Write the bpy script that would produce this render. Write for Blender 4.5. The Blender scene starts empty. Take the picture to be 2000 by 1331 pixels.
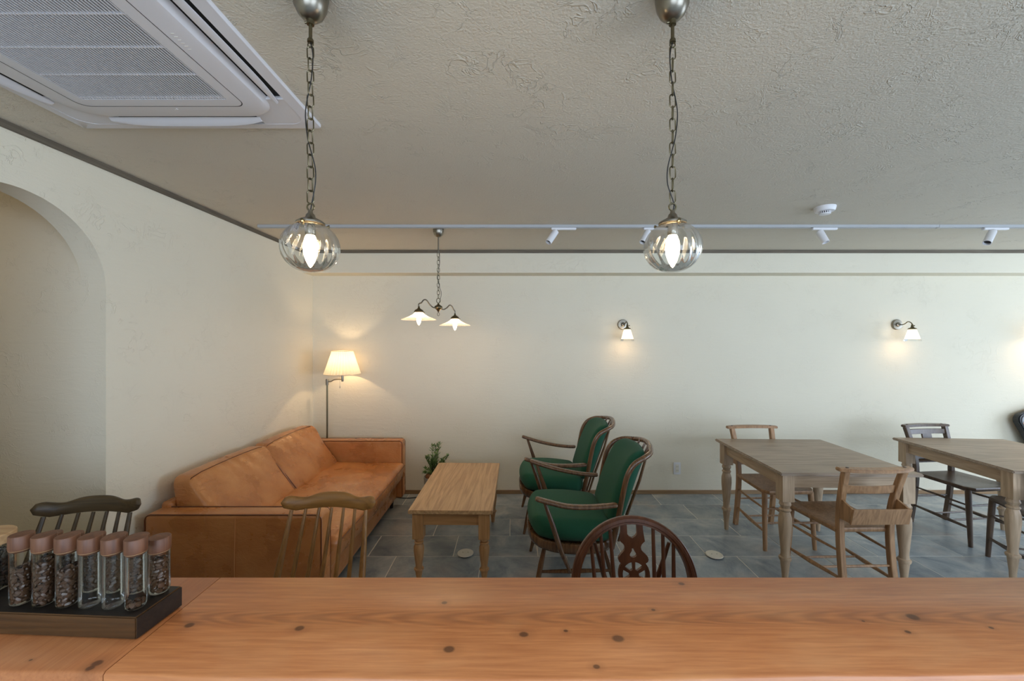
import bpy, bmesh, math, random
from mathutils import Vector, Matrix

random.seed(7)
PI = math.pi
SC = bpy.context.scene
COL = SC.collection

# ------------------------------------------------------------------ camera, sky, exposure
HC = 1.53                       # camera height
F = 800.0                       # focal length in pixels of the 2000 px wide frame
cam_d = bpy.data.cameras.new('camera')
cam_d.sensor_width = 36.0
cam_d.lens = 36.0 * F / 2000.0
cam_d.clip_start = 0.05
cam = bpy.data.objects.new('camera', cam_d)
COL.objects.link(cam)
cam.location = (0, 0, HC)
cam.rotation_euler = (PI / 2, 0, 0)
SC.camera = cam

W = bpy.data.worlds.new('overcast_sky')
SC.world = W
W.use_nodes = True
_n = W.node_tree.nodes
_n['Background'].inputs[0].default_value = (0.71, 0.86, 1.08, 1)
_n['Background'].inputs[1].default_value = 5.0

SC.view_settings.view_transform = 'Standard'
SC.view_settings.look = 'None'
SC.view_settings.gamma = 1.0
SC.view_settings.use_curve_mapping = False
SC.view_settings.exposure = 0.60
SC.cycles.max_bounces = 10
SC.cycles.diffuse_bounces = 6
SC.cycles.transparent_max_bounces = 24
SC.cycles.transmission_bounces = 8
SC.cycles.caustics_reflective = False
SC.cycles.caustics_refractive = False
SC.cycles.sample_clamp_indirect = 4.0

# room dimensions
XL, XR, YB, YR, ZC = -1.989, 7.2, 4.09, -2.3, 2.391


def portal(loc, rot, sx, sy):
    l = bpy.data.lights.new('daylight_portal', 'AREA')
    l.shape = 'RECTANGLE'; l.size = sx; l.size_y = sy
    l.cycles.is_portal = True
    o = bpy.data.objects.new('daylight_portal', l)
    COL.objects.link(o)
    o.location = loc; o.rotation_euler = rot
    return o


WIN_R = [(0.0, 1.6, 0.15, 2.15), (1.85, 3.35, 0.15, 2.15)]    # windows in the right wall: y0,y1,z0,z1
WIN_FILL = [(-1.6, 0.9, 0.9, 2.15), (1.5, 5.9, 0.4, 2.2)]         # windows added in the unseen rear wall for fill light: x0,x1,z0,z1
for y0, y1, z0, z1 in WIN_R:
    portal((XR + 0.10, (y0 + y1) / 2, (z0 + z1) / 2), (0, PI / 2, 0), z1 - z0, y1 - y0)
for x0, x1, z0, z1 in WIN_FILL:
    portal(((x0 + x1) / 2, YR - 0.10, (z0 + z1) / 2), (PI / 2, 0, 0), x1 - x0, z1 - z0)


def lamp(name, loc, power, col=(1, 0.62, 0.30), r=0.02, parent=None):
    l = bpy.data.lights.new(name, 'POINT')
    l.energy = power; l.color = col; l.shadow_soft_size = r
    o = bpy.data.objects.new(name, l)
    COL.objects.link(o)
    o.location = loc
    if parent: o.parent = parent
    return o


# ------------------------------------------------------------------ object helpers
def tag(o, label=None, cat=None, group=None, kind=None):
    if label: o['label'] = label
    if cat: o['category'] = cat
    if group: o['group'] = group
    if kind: o['kind'] = kind
    return o


def thing(name, label, cat, loc=(0, 0, 0), rz=0.0, group=None):
    o = bpy.data.objects.new(name, None)
    o.empty_display_size = 0.05
    COL.objects.link(o)
    o.location = loc
    o.rotation_euler = (0, 0, rz)
    return tag(o, label, cat, group)


def kids(o):
    return [c for c in bpy.data.objects if c.parent == o]


def dup(root, loc, rz=None, label=None, group=None, mats=None):
    def cp(o, par):
        c = o.copy()
        COL.objects.link(c)
        c.parent = par
        if mats and c.type == 'MESH':
            me = c.data
            if me.materials and me.materials[0] and me.materials[0].name in mats:
                c.material_slots[0].link = 'OBJECT'
                c.material_slots[0].material = mats[me.materials[0].name]
        for k in ALLK.get(o.name, []):
            cp(k, c)
        return c
    global ALLK
    ALLK = {}
    for x in bpy.data.objects:
        if x.parent: ALLK.setdefault(x.parent.name, []).append(x)
    r = cp(root, root.parent)
    r.location = loc
    if rz is not None: r.rotation_euler = (0, 0, rz)
    if label: r['label'] = label
    if group: r['group'] = group
    return r


ALLK = {}


def frame_from(d, up=Vector((0, 0, 1))):
    d = d.normalized()
    if abs(d.dot(up)) > 0.98: up = Vector((1, 0, 0))
    s = d.cross(up).normalized()
    return s, s.cross(d).normalized()


class MB:
    def __init__(self):
        self.v = []; self.f = []

    def add(self, vs, fs):
        n = len(self.v)
        self.v += [tuple(x) for x in vs]
        self.f += [tuple(i + n for i in q) for q in fs]
        return self

    def box(self, c, s, m=None):
        hx, hy, hz = s[0] / 2, s[1] / 2, s[2] / 2
        vs = [Vector((x, y, z)) for x in (-hx, hx) for y in (-hy, hy) for z in (-hz, hz)]
        if m is not None: vs = [m @ x for x in vs]
        vs = [x + Vector(c) for x in vs]
        return self.add(vs, [(0, 1, 3, 2), (4, 6, 7, 5), (0, 4, 5, 1), (2, 3, 7, 6), (0, 2, 6, 4), (1, 5, 7, 3)])

    def box2(self, a, b):
        return self.box([(a[i] + b[i]) / 2 for i in range(3)], [abs(b[i] - a[i]) for i in range(3)])

    def hexa(self, p):
        """8 points: bottom loop 0-3, top loop 4-7."""
        return self.add(p, [(3, 2, 1, 0), (4, 5, 6, 7), (0, 1, 5, 4), (1, 2, 6, 5), (2, 3, 7, 6), (3, 0, 4, 7)])

    def loops(self, L, closed=True, cap0=True, cap1=True):
        n = len(L[0]); vs = []; fs = []
        for l in L: vs += l
        for i in range(len(L) - 1):
            for j in range(n if closed else n - 1):
                k = (j + 1) % n
                fs.append((i * n + j, i * n + k, (i + 1) * n + k, (i + 1) * n + j))
        if cap0: fs.append(tuple(range(n - 1, -1, -1)))
        if cap1: fs.append(tuple((len(L) - 1) * n + j for j in range(n)))
        return self.add(vs, fs)

    def tube(self, pts, r, seg=8, sec=None, up=Vector((0, 0, 1)), cap=True):
        pts = [Vector(p) for p in pts]
        n = len(pts)
        rs = r if isinstance(r, (list, tuple)) else [r] * n
        if sec is None:
            sec = [(math.cos(2 * PI * k / seg), math.sin(2 * PI * k / seg)) for k in range(seg)]
        L = []
        ps = None
        for i, p in enumerate(pts):
            d = (pts[min(i + 1, n - 1)] - pts[max(i - 1, 0)])
            if d.length < 1e-9: d = Vector((0, 0, 1))
            d.normalize()
            if ps is None:
                s, u = frame_from(d, up)
            else:
                s = (ps - d * ps.dot(d)).normalized(); u = s.cross(d).normalized()
            ps = s
            L.append([p + s * (a * rs[i]) + u * (b * rs[i]) for a, b in sec])
        return self.loops(L, True, cap, cap)

    def lathe(self, prof, c=(0, 0, 0), seg=24, m=None, cap0=False, cap1=False, fr=None):
        L = []
        for r, z in prof:
            l = []
            for k in range(seg):
                a = 2 * PI * k / seg
                rr = fr(r, z, a) if fr else r
                p = Vector((rr * math.cos(a), rr * math.sin(a), z))
                if m is not None: p = m @ p
                l.append(p + Vector(c))
            L.append(l)
        return self.loops(L, True, cap0, cap1)

    def torus(self, c, R, r, m=None, seg=20, s2=6, sx=1.0, sy=1.0):
        vs = []; fs = []
        for i in range(seg):
            a = 2 * PI * i / seg
            for j in range(s2):
                b = 2 * PI * j / s2
                p = Vector(((R * sx + r * math.cos(b)) * math.cos(a), (R * sy + r * math.cos(b)) * math.sin(a), r * math.sin(b)))
                if m is not None: p = m @ p
                vs.append(p + Vector(c))
        for i in range(seg):
            for j in range(s2):
                i2 = (i + 1) % seg; j2 = (j + 1) % s2
                fs.append((i * s2 + j, i2 * s2 + j, i2 * s2 + j2, i * s2 + j2))
        return self.add(vs, fs)

    def prism(self, poly, a, b, plane='xy'):
        def P(p, w):
            return {'xy': (p[0], p[1], w), 'xz': (p[0], w, p[1]), 'yz': (w, p[0], p[1])}[plane]
        return self.loops([[P(p, a) for p in poly], [P(p, b) for p in poly]])

    def cushion(self, c, s, r, n=8, puff=(0, 0, 0), fn=None):
        """rounded box of size s with corner radius r; faces bulge by puff."""
        h = Vector(s) / 2
        idx = {}; vs = []; fs = []
        ax = [(0, 1, 2), (1, 2, 0), (2, 0, 1)]
        ns = n if isinstance(n, (list, tuple)) else (n, n, n)

        def vert(p):
            key = (round(p[0], 5), round(p[1], 5), round(p[2], 5))
            if key in idx: return idx[key]
            q = [p[i] * h[i] for i in range(3)]
            inn = [max(-(h[i] - r), min(h[i] - r, q[i])) for i in range(3)]
            d = Vector([q[i] - inn[i] for i in range(3)])
            if d.length > 1e-9:
                # keep the cube-surface distance before normalising
                d = d.normalized() * r
            o = Vector(inn) + d
            for i in range(3):
                j, k = (i + 1) % 3, (i + 2) % 3
                w = max(0, 1 - (o[j] / h[j]) ** 2) * max(0, 1 - (o[k] / h[k]) ** 2)
                o[i] += puff[i] * w * (o[i] / h[i])
            if fn: o = Vector(fn(o, h))
            idx[key] = len(vs); vs.append(o + Vector(c))
            return idx[key]

        def grid(i):
            # denser near the ends so the rounding is smooth
            m = ns[i]; t = min(0.9, r / h[i]); g = []
            for k in range(4): g.append(-1 + t * k / 4 * 1.0)
            for k in range(m + 1): g.append(-1 + t + (2 - 2 * t) * k / m)
            for k in range(3, -1, -1): g.append(1 - t * k / 4)
            return sorted(set(round(x, 6) for x in g))
        for (a, b, w) in ax:
            ga, gb = grid(a), grid(b)
            for sgn in (-1, 1):
                M = []
                for x in ga:
                    row = []
                    for y in gb:
                        p = [0, 0, 0]; p[a] = x; p[b] = y; p[w] = sgn
                        row.append(vert(p))
                    M.append(row)
                for i in range(len(ga) - 1):
                    for j in range(len(gb) - 1):
                        q = (M[i][j], M[i + 1][j], M[i + 1][j + 1], M[i][j + 1])
                        if len(set(q)) == 4: fs.append(q if sgn > 0 else q[::-1])
        return self.add(vs, fs)

    def mesh(self, name, off=None, bevel=0, bseg=2, ang=35, smooth=True):
        me = bpy.data.meshes.new(name)
        v = self.v
        if off is not None: v = [(x - off[0], y - off[1], z - off[2]) for x, y, z in v]
        me.from_pydata(v, [], self.f)
        bm = bmesh.new(); bm.from_mesh(me)
        bmesh.ops.recalc_face_normals(bm, faces=bm.faces)
        if bevel > 0:
            es = [e for e in bm.edges if len(e.link_faces) == 2 and e.calc_face_angle(0) > math.radians(30)]
            bmesh.ops.bevel(bm, geom=es, offset=bevel, segments=bseg, affect='EDGES', clamp_overlap=True)
        bm.to_mesh(me); bm.free()
        if smooth:
            me.shade_smooth()
            me.set_sharp_from_angle(angle=math.radians(ang))
        return me

    def build(self, name, mat, parent=None, bevel=0, bseg=2, ang=35, smooth=True, world=False, kind=None, label=None, origin=None):
        off = None
        if world and parent is not None: off = root_loc(parent)
        if origin is not None: off = origin
        me = self.mesh(name, off, bevel, bseg, ang, smooth)
        o = bpy.data.objects.new(name, me)
        COL.objects.link(o)
        if origin is not None: o.location = origin
        if mat: me.materials.append(mat)
        if parent is not None: o.parent = parent
        tag(o, label, None, None, kind)
        return o


def root_loc(p):
    v = Vector((0, 0, 0))
    while p is not None:
        v += p.location; p = p.parent
    return v


def smoothpts(pts, n=4):
    """Catmull-Rom through pts."""
    P = [Vector(p) for p in pts]; out = []
    for i in range(len(P) - 1):
        p0 = P[max(i - 1, 0)]; p1 = P[i]; p2 = P[i + 1]; p3 = P[min(i + 2, len(P) - 1)]
        for k in range(n):
            t = k / n
            out.append(0.5 * ((2 * p1) + (p2 - p0) * t + (2 * p0 - 5 * p1 + 4 * p2 - p3) * t * t + (3 * p1 - p0 - 3 * p2 + p3) * t ** 3))
    out.append(P[-1])
    return out


# ------------------------------------------------------------------ materials
class NT:
    def __init__(self, name):
        self.m = bpy.data.materials.new(name)
        self.m.use_nodes = True
        self.t = self.m.node_tree
        self.t.nodes.clear()
        self.out = self.t.nodes.new('ShaderNodeOutputMaterial')

    def n(self, typ, **kw):
        nd = self.t.nodes.new(typ)
        for k, v in kw.items():
            if k.startswith('i_'):
                nd.inputs[int(k[2:]) if k[2:].isdigit() else k[2:].replace('_', ' ')].default_value = v
            else:
                setattr(nd, k, v)
        return nd

    def l(self, a, b):
        self.t.links.new(a, b)

    def val(self, x, sock):
        if isinstance(x, (int, float)): sock.default_value = x
        else: self.l(x, sock)

    def math(self, op, a, b=0.0, c=None):
        nd = self.n('ShaderNodeMath', operation=op)
        self.val(a, nd.inputs[0]); self.val(b, nd.inputs[1])
        if c is not None: self.val(c, nd.inputs[2])
        return nd.outputs[0]

    def mix(self, f, a, b, mode='MIX'):
        nd = self.n('ShaderNodeMix', data_type='RGBA', blend_type=mode)
        self.val(f, nd.inputs[0])
        for x, s in ((a, nd.inputs[6]), (b, nd.inputs[7])):
            if isinstance(x, tuple): s.default_value = (*x[:3], 1)
            else: self.l(x, s)
        return nd.outputs[2]

    def noise(self, vec, scale, detail=4, rough=0.55, dist=0.0):
        nd = self.n('ShaderNodeTexNoise')
        nd.inputs['Scale'].default_value = scale
        nd.inputs['Detail'].default_value = detail
        nd.inputs['Roughness'].default_value = rough
        nd.inputs['Distortion'].default_value = dist
        if vec is not None: self.l(vec, nd.inputs['Vector'])
        return nd.outputs['Fac']

    def coord(self, scale=(1, 1, 1), loc=(0, 0, 0), kind='Object'):
        tc = self.n('ShaderNodeTexCoord')
        mp = self.n('ShaderNodeMapping')
        mp.inputs['Scale'].default_value = scale
        mp.inputs['Location'].default_value = loc
        self.l(tc.outputs[kind], mp.inputs['Vector'])
        return mp.outputs[0]

    def ramp(self, f, stops):
        nd = self.n('ShaderNodeValToRGB')
        self.l(f, nd.inputs[0])
        e = nd.color_ramp.elements
        while len(e) < len(stops): e.new(0.5)
        for el, (p, c) in zip(e, stops):
            el.position = p; el.color = (*c, 1) if len(c) == 3 else c
        return nd.outputs[0]

    def bump(self, h, strength=0.2, dist=0.01, normal=None):
        nd = self.n('ShaderNodeBump')
        nd.inputs['Strength'].default_value = strength
        nd.inputs['Distance'].default_value = dist
        self.l(h, nd.inputs['Height'])
        if normal is not None: self.l(normal, nd.inputs['Normal'])
        return nd.outputs[0]

    def pbr(self, col, rough=0.5, metal=0.0, bump=None, **kw):
        b = self.n('ShaderNodeBsdfPrincipled')
        if isinstance(col, tuple): b.inputs['Base Color'].default_value = (*col[:3], 1)
        else: self.l(col, b.inputs['Base Color'])
        self.val(rough, b.inputs['Roughness'])
        self.val(metal, b.inputs['Metallic'])
        if bump is not None: self.l(bump, b.inputs['Normal'])
        for k, v in kw.items():
            s = b.inputs[k.replace('_', ' ')]
            if isinstance(v, tuple): s.default_value = (*v[:3], 1)
            else: self.val(v, s)
        self.l(b.outputs[0], self.out.inputs[0])
        self.b = b
        return self.m


def srgb(r, g, b):
    f = lambda c: (c / 255 / 12.92) if c / 255 <= 0.04045 else ((c / 255 + 0.055) / 1.055) ** 2.4
    return (f(r), f(g), f(b))


def mat_plain(name, col, rough=0.5, metal=0.0, var=0.06, bump=0.0, bscale=200, **kw):
    t = NT(name)
    co = t.coord()
    n = t.noise(co, 9, 3)
    c = t.mix(n, tuple(x * (1 - var) for x in col), tuple(min(1, x * (1 + var)) for x in col))
    bp = t.bump(t.noise(co, bscale, 2), bump, 0.002) if bump else None
    return t.pbr(c, rough, metal, bp, **kw)


def mat_wood(name, dark, light, axis='x', rough=0.42, scale=1.0, knots=0.0, bump=0.15, coat=0.0):
    t = NT(name)
    s = {'x': (0.06, 1, 1), 'y': (1, 0.06, 1), 'z': (1, 1, 0.08)}[axis]
    oi = t.n('ShaderNodeObjectInfo')
    tc = t.n('ShaderNodeTexCoord')
    ad = t.n('ShaderNodeVectorMath', operation='ADD')
    cb = t.n('ShaderNodeCombineXYZ')
    r10 = t.math('MULTIPLY', oi.outputs['Random'], 7.0)
    t.l(r10, cb.inputs[0]); t.l(r10, cb.inputs[1]); t.l(r10, cb.inputs[2])
    t.l(tc.outputs['Object'], ad.inputs[0]); t.l(cb.outputs[0], ad.inputs[1])
    mp = t.n('ShaderNodeMapping')
    mp.inputs['Scale'].default_value = tuple(x * scale for x in s)
    t.l(ad.outputs[0], mp.inputs['Vector'])
    co = mp.outputs[0]
    a = t.noise(co, 55, 6, 0.6, 0.3)
    b = t.noise(co, 9, 3, 0.5, 0.8)
    ring = t.math('SINE', t.math('MULTIPLY', b, 60.0))
    ring = t.math('MULTIPLY_ADD', ring, 0.22, 0.5)
    f = t.math('ADD', t.math('MULTIPLY', a, 0.65), t.math('MULTIPLY', ring, 0.35))
    c = t.ramp(f, [(0.28, dark), (0.72, light)])
    big = t.noise(co, 3, 2)
    c = t.mix(t.math('MULTIPLY', big, 0.35), c, tuple(x * 0.75 for x in dark))
    if knots:
        vo = t.n('ShaderNodeTexVoronoi', feature='F1')
        m2 = t.n('ShaderNodeMapping')
        m2.inputs['Scale'].default_value = tuple(3.2 * (0.55 if x < 1 else 1.0) for x in s)
        t.l(ad.outputs[0], m2.inputs['Vector']); t.l(m2.outputs[0], vo.inputs['Vector'])
        k = t.math('LESS_THAN', vo.outputs['Distance'], knots)
        k = t.n('ShaderNodeMapRange')
        k.inputs['From Min'].default_value = knots; k.inputs['From Max'].default_value = knots * 0.4
        t.l(vo.outputs['Distance'], k.inputs['Value'])
        c = t.mix(t.math('MULTIPLY', k.outputs[0], 0.75), c, tuple(x * 0.3 for x in dark))
    bp = t.bump(a, bump, 0.003)
    return t.pbr(c, rough, 0.0, bp, Coat_Weight=coat, Coat_Roughness=0.25)


def mat_plaster(name, col, line=0.5, fine=0.25, sx=1.0, rough=0.9, bst=0.5):
    t = NT(name)
    co = t.coord(kind='Object')
    st = t.coord(scale=(0.7 * sx, 0.7, 3.2), kind='Object')
    big = t.noise(co, 1.1, 3, 0.5)
    mid = t.noise(st, 9, 5, 0.6, 0.6)
    fin = t.noise(co, 120, 3, 0.6)
    # trowel ridges: thin contour lines of a noise, shown only in patches
    n1 = t.noise(co, 9, 4, 0.62, 0.9)
    d = t.math('ABSOLUTE', t.math('SUBTRACT', n1, 0.5))
    mr = t.n('ShaderNodeMapRange'); mr.inputs['From Min'].default_value = 0.02; mr.inputs['From Max'].default_value = 0.0
    t.l(d, mr.inputs['Value'])
    mk = t.n('ShaderNodeMapRange'); mk.inputs['From Min'].default_value = 0.46; mk.inputs['From Max'].default_value = 0.62
    t.l(t.noise(co, 5, 3), mk.inputs['Value'])
    ridge = t.math('MULTIPLY', mr.outputs[0], mk.outputs[0])
    h = t.math('ADD', t.math('MULTIPLY', mid, 0.5), t.math('MULTIPLY', ridge, line))
    h = t.math('ADD', h, t.math('MULTIPLY', fin, fine * 0.35))
    bp = t.bump(h, bst, 0.009)
    c = t.mix(big, tuple(x * 0.955 for x in col), tuple(min(1, x * 1.03) for x in col))
    return t.pbr(c, rough, 0, bp, Specular_IOR_Level=0.2)


def mat_glass_thin(name, tint=(0.97, 0.985, 0.98), gain=1.0, rough=0.02):
    """thin-walled clear glass: sees through, mirrors more at grazing angles"""
    t = NT(name)
    tr = t.n('ShaderNodeBsdfTransparent')
    l2 = t.n('ShaderNodeLayerWeight'); l2.inputs[0].default_value = 0.35
    t.l(t.mix(t.math('POWER', l2.outputs['Facing'], 2.5), tint, tuple(x * .84 for x in tint)), tr.inputs[0])
    gl = t.n('ShaderNodeBsdfGlossy'); gl.inputs['Roughness'].default_value = rough
    fr = t.n('ShaderNodeFresnel'); fr.inputs[0].default_value = 1.5
    lw = t.n('ShaderNodeLayerWeight'); lw.inputs[0].default_value = 0.25
    f = t.math('ADD', t.math('MULTIPLY', fr.outputs[0], 0.7 * gain), t.math('MULTIPLY', t.math('POWER', lw.outputs['Facing'], 3.0), 0.05 * gain))
    f = t.math('MINIMUM', f, 0.9)
    mx = t.n('ShaderNodeMixShader')
    t.l(f, mx.inputs[0]); t.l(tr.outputs[0], mx.inputs[1]); t.l(gl.outputs[0], mx.inputs[2])
    t.l(mx.outputs[0], t.out.inputs[0])
    return t.m


def mat_emit(name, col, s):
    t = NT(name)
    e = t.n('ShaderNodeEmission'); e.inputs[0].default_value = (*col, 1); e.inputs[1].default_value = s
    t.l(e.outputs[0], t.out.inputs[0])
    return t.m


def mat_trans(name, col, tw=0.5, clear=0.0, rough=0.5):
    """frosted or woven shade: scatters light through itself"""
    t = NT(name)
    d = t.n('ShaderNodeBsdfDiffuse'); d.inputs[0].default_value = (*col, 1)
    r = t.n('ShaderNodeBsdfTranslucent'); r.inputs[0].default_value = (*col, 1)
    m1 = t.n('ShaderNodeMixShader'); m1.inputs[0].default_value = tw
    t.l(d.outputs[0], m1.inputs[1]); t.l(r.outputs[0], m1.inputs[2])
    last = m1
    if clear:
        tr = t.n('ShaderNodeBsdfTransparent')
        m2 = t.n('ShaderNodeMixShader'); m2.inputs[0].default_value = clear
        t.l(last.outputs[0], m2.inputs[1]); t.l(tr.outputs[0], m2.inputs[2]); last = m2
    g = t.n('ShaderNodeBsdfGlossy'); g.inputs['Roughness'].default_value = rough
    m3 = t.n('ShaderNodeMixShader'); m3.inputs[0].default_value = 0.05
    t.l(last.outputs[0], m3.inputs[1]); t.l(g.outputs[0], m3.inputs[2])
    t.l(m3.outputs[0], t.out.inputs[0])
    return t.m


def mat_leather():
    t = NT('tan_leather')
    co = t.coord()
    n = t.noise(co, 4.0, 5, 0.58, 0.1)
    c = t.ramp(n, [(0.20, srgb(160, 98, 52)), (0.50, srgb(198, 132, 76)), (0.82, srgb(224, 164, 106))])
    m2 = t.noise(co, 1.3, 2)
    c = t.mix(t.math('MULTIPLY', m2, 0.45), c, srgb(150, 88, 44))
    cr = t.coord(scale=(1, 1, 2.2))
    wr = t.noise(cr, 16, 4, 0.6, 1.2)
    gr = t.noise(co, 320, 2)
    h = t.math('ADD', t.math('MULTIPLY', wr, 0.8), t.math('MULTIPLY', gr, 0.10))
    bp = t.bump(h, 0.32, 0.012)
    rg = t.math('MULTIPLY_ADD', n, 0.25, 0.16)
    return t.pbr(c, rg, 0, bp)


def mat_slate():
    t = NT('slate_tile')
    oi = t.n('ShaderNodeObjectInfo')
    tc = t.n('ShaderNodeTexCoord')
    cb = t.n('ShaderNodeCombineXYZ')
    r = t.math('MULTIPLY', oi.outputs['Random'], 31.0)
    t.l(r, cb.inputs[0]); t.l(r, cb.inputs[1])
    ad = t.n('ShaderNodeVectorMath', operation='ADD')
    t.l(tc.outputs['Object'], ad.inputs[0]); t.l(cb.outputs[0], ad.inputs[1])
    n = t.noise(ad.outputs[0], 4.0, 6, 0.65, 0.5)
    f = t.noise(ad.outputs[0], 45, 4, 0.6)
    c = t.ramp(n, [(0.32, srgb(114, 126, 136)), (0.52, srgb(158, 166, 170)), (0.72, srgb(198, 198, 190))])
    rust = t.n('ShaderNodeMapRange'); rust.inputs['From Min'].default_value = 0.56; rust.inputs['From Max'].default_value = 0.75
    t.l(t.noise(ad.outputs[0], 2.3, 3, 0.5, 0.4), rust.inputs['Value'])
    c = t.mix(t.math('MULTIPLY', rust.outputs[0], 0.45), c, srgb(190, 166, 146))
    c = t.mix(t.math('MULTIPLY', f, 0.25), c, srgb(104, 118, 134))
    hv = t.math('MULTIPLY_ADD', oi.outputs['Random'], 0.24, 0.86)
    hs = t.n('ShaderNodeHueSaturation')
    t.l(hv, hs.inputs['Value']); t.l(c, hs.inputs['Color'])
    bp = t.bump(t.math('ADD', t.math('MULTIPLY', n, 0.7), t.math('MULTIPLY', f, 0.3)), 0.35, 0.004)
    return t.pbr(hs.outputs[0], t.math('MULTIPLY_ADD', f, 0.2, 0.26), 0, bp)


def mat_counter(end=False):
    """long pine plank: straight grain, a cathedral band, dark knots where the real board has them"""
    t = NT('counter_end_pine' if end else 'counter_pine')
    geo = t.n('ShaderNodeTexCoord')
    sp = t.n('ShaderNodeSeparateXYZ'); t.l(geo.outputs['Object'], sp.inputs[0])
    X = t.math('ADD', sp.outputs[0], 0.2); Y = t.math('ADD', sp.outputs[1], 0.78)
    mp = t.n('ShaderNodeMapping'); mp.inputs['Scale'].default_value = (1, 0.06, 1) if end else (0.06, 1, 1)
    t.l(geo.outputs['Object'], mp.inputs['Vector'])
    a = t.noise(mp.outputs[0], 130, 5, 0.6, 0.2)
    wob = t.noise(t.coord(scale=(0.25, 1, 1)), 14, 3, 0.5, 0.3)
    b = t.noise(t.coord(scale=(0.3, 1, 1)), 5, 3, 0.55)
    # cathedral arcs
    yy = t.math('SUBTRACT', Y, t.math('MULTIPLY_ADD', wob, 0.012, 0.777))
    g = t.math('ADD', t.math('MULTIPLY', t.math('MULTIPLY', yy, yy), 520.0), t.math('MULTIPLY', X, -2.2))
    g = t.math('ADD', g, t.math('MULTIPLY', wob, 0.5))
    arcs = t.math('SINE', t.math('MULTIPLY', g, 38.0))
    mask = t.n('ShaderNodeMapRange'); mask.inputs['From Min'].default_value = 0.026; mask.inputs['From Max'].default_value = 0.012
    t.l(t.math('ABSOLUTE', yy), mask.inputs['Value'])
    arcs = t.math('MULTIPLY', t.math('MULTIPLY_ADD', arcs, 0.5, 0.5), mask.outputs[0])
    c = t.ramp(a, [(0.30, srgb(172, 104, 60)), (0.70, srgb(212, 142, 88))])
    c = t.mix(t.math('MULTIPLY', arcs, 0.0 if end else 0.55), c, srgb(120, 72, 46))
    if end: c = t.mix(0.35, c, srgb(136, 74, 44))
    c = t.mix(t.math('MULTIPLY', b, 0.5), c, srgb(186, 120, 72))
    hb = t.n('ShaderNodeMapRange'); hb.inputs['From Min'].default_value = 0.5; hb.inputs['From Max'].default_value = 0.8
    t.l(t.noise(t.coord(scale=(0.5, 1, 1), loc=(3, 0, 0)), 8, 3), hb.inputs['Value'])
    c = t.mix(t.math('MULTIPLY', hb.outputs[0], 0.4), c, srgb(220, 168, 118))
    kn = [(370, 1222, 8), (585, 1228, 8), (877, 1269, 10), (1023, 1240, 8), (1207, 1248, 11), (1783, 1206, 10), (1165, 1303, 6),
          (868, 1178, 5), (1276, 1192, 4), (1331, 1141, 6), (1773, 1235, 5), (1936, 1227, 4), (1686, 1214, 3), (1105, 1233, 4)]
    if end: kn = [(190, 1296, 9), (176, 1306, 7), (60, 1290, 3)]
    for px, py, r in kn:
        d = 0.53 * F / (py - 665.5)
        kx, ky, kr = (px - 1000) * d / F, d, r * d / F
        dx = t.math('SUBTRACT', X, kx); dy = t.math('MULTIPLY', t.math('SUBTRACT', Y, ky), 1.25)
        q = t.math('ADD', t.math('MULTIPLY', dx, dx), t.math('MULTIPLY', dy, dy))
        q = t.math('SQRT', q)
        q = t.math('ADD', q, t.math('MULTIPLY', wob, kr * 0.6))
        m = t.n('ShaderNodeMapRange'); m.inputs['From Min'].default_value = kr * 1.6; m.inputs['From Max'].default_value = kr * 1.1
        t.l(q, m.inputs['Value'])
        c = t.mix(t.math('MULTIPLY', m.outputs[0], 0.72), c, srgb(52, 32, 20))
        m = t.n('ShaderNodeMapRange'); m.inputs['From Min'].default_value = kr * 4.0; m.inputs['From Max'].default_value = kr * 1.2
        t.l(q, m.inputs['Value'])
        c = t.mix(t.math('MULTIPLY', m.outputs[0], 0.25), c, srgb(92, 52, 30))
    bp = t.bump(a, 0.12, 0.002)
    return t.pbr(c, t.math('MULTIPLY_ADD', b, 0.12, 0.30), 0, bp)


M = {}
M['wall'] = mat_plaster('wall_plaster', srgb(228, 221, 201), 0.40, 0.3)
M['ceil'] = mat_plaster('ceiling_plaster', srgb(210, 203, 187), 0.34, 1.1, bst=0.85)
M['slate'] = mat_slate()
M['grout'] = mat_plain('grout', srgb(232, 230, 220), 0.9)
M['molding'] = mat_wood('grey_stained_molding', srgb(84, 74, 60), srgb(128, 116, 98), 'x', 0.6)
M['molding_y'] = mat_wood('grey_stained_molding_side', srgb(84, 76, 64), srgb(124, 114, 98), 'y', 0.6)
M['baseboard'] = mat_wood('brown_baseboard', srgb(124, 96, 66), srgb(172, 140, 102), 'x', 0.5)
M['counter'] = mat_counter()
M['counter_end'] = mat_counter(True)
M['counter_body'] = mat_wood('counter_body_wood', srgb(110, 70, 42), srgb(150, 100, 62), 'z', 0.5)
M['leather'] = mat_leather()
M['piping'] = mat_plain('leather_piping', srgb(104, 56, 28), 0.4)
M['stitch'] = mat_plain('seam_thread', srgb(186, 124, 72), 0.6)
M['ctop'] = mat_wood('coffee_table_top', srgb(158, 122, 84), srgb(224, 186, 138), 'y', 0.40, 1.0, knots=0.05)
M['cleg'] = mat_wood('honey_pine', srgb(162, 118, 74), srgb(208, 162, 112), 'z', 0.45)
M['dtop'] = mat_wood('grey_brown_table_top', srgb(136, 118, 100), srgb(192, 172, 150), 'x', 0.42, 1.0, knots=0.05)
M['dleg'] = mat_wood('limed_pine', srgb(160, 136, 108), srgb(206, 180, 150), 'z', 0.5)
M['cleg_x'] = mat_wood('honey_pine_apron', srgb(162, 118, 74), srgb(208, 162, 112), 'x', 0.45)
M['dleg_x'] = mat_wood('limed_pine_apron', srgb(160, 136, 108), srgb(206, 180, 150), 'x', 0.5)
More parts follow.
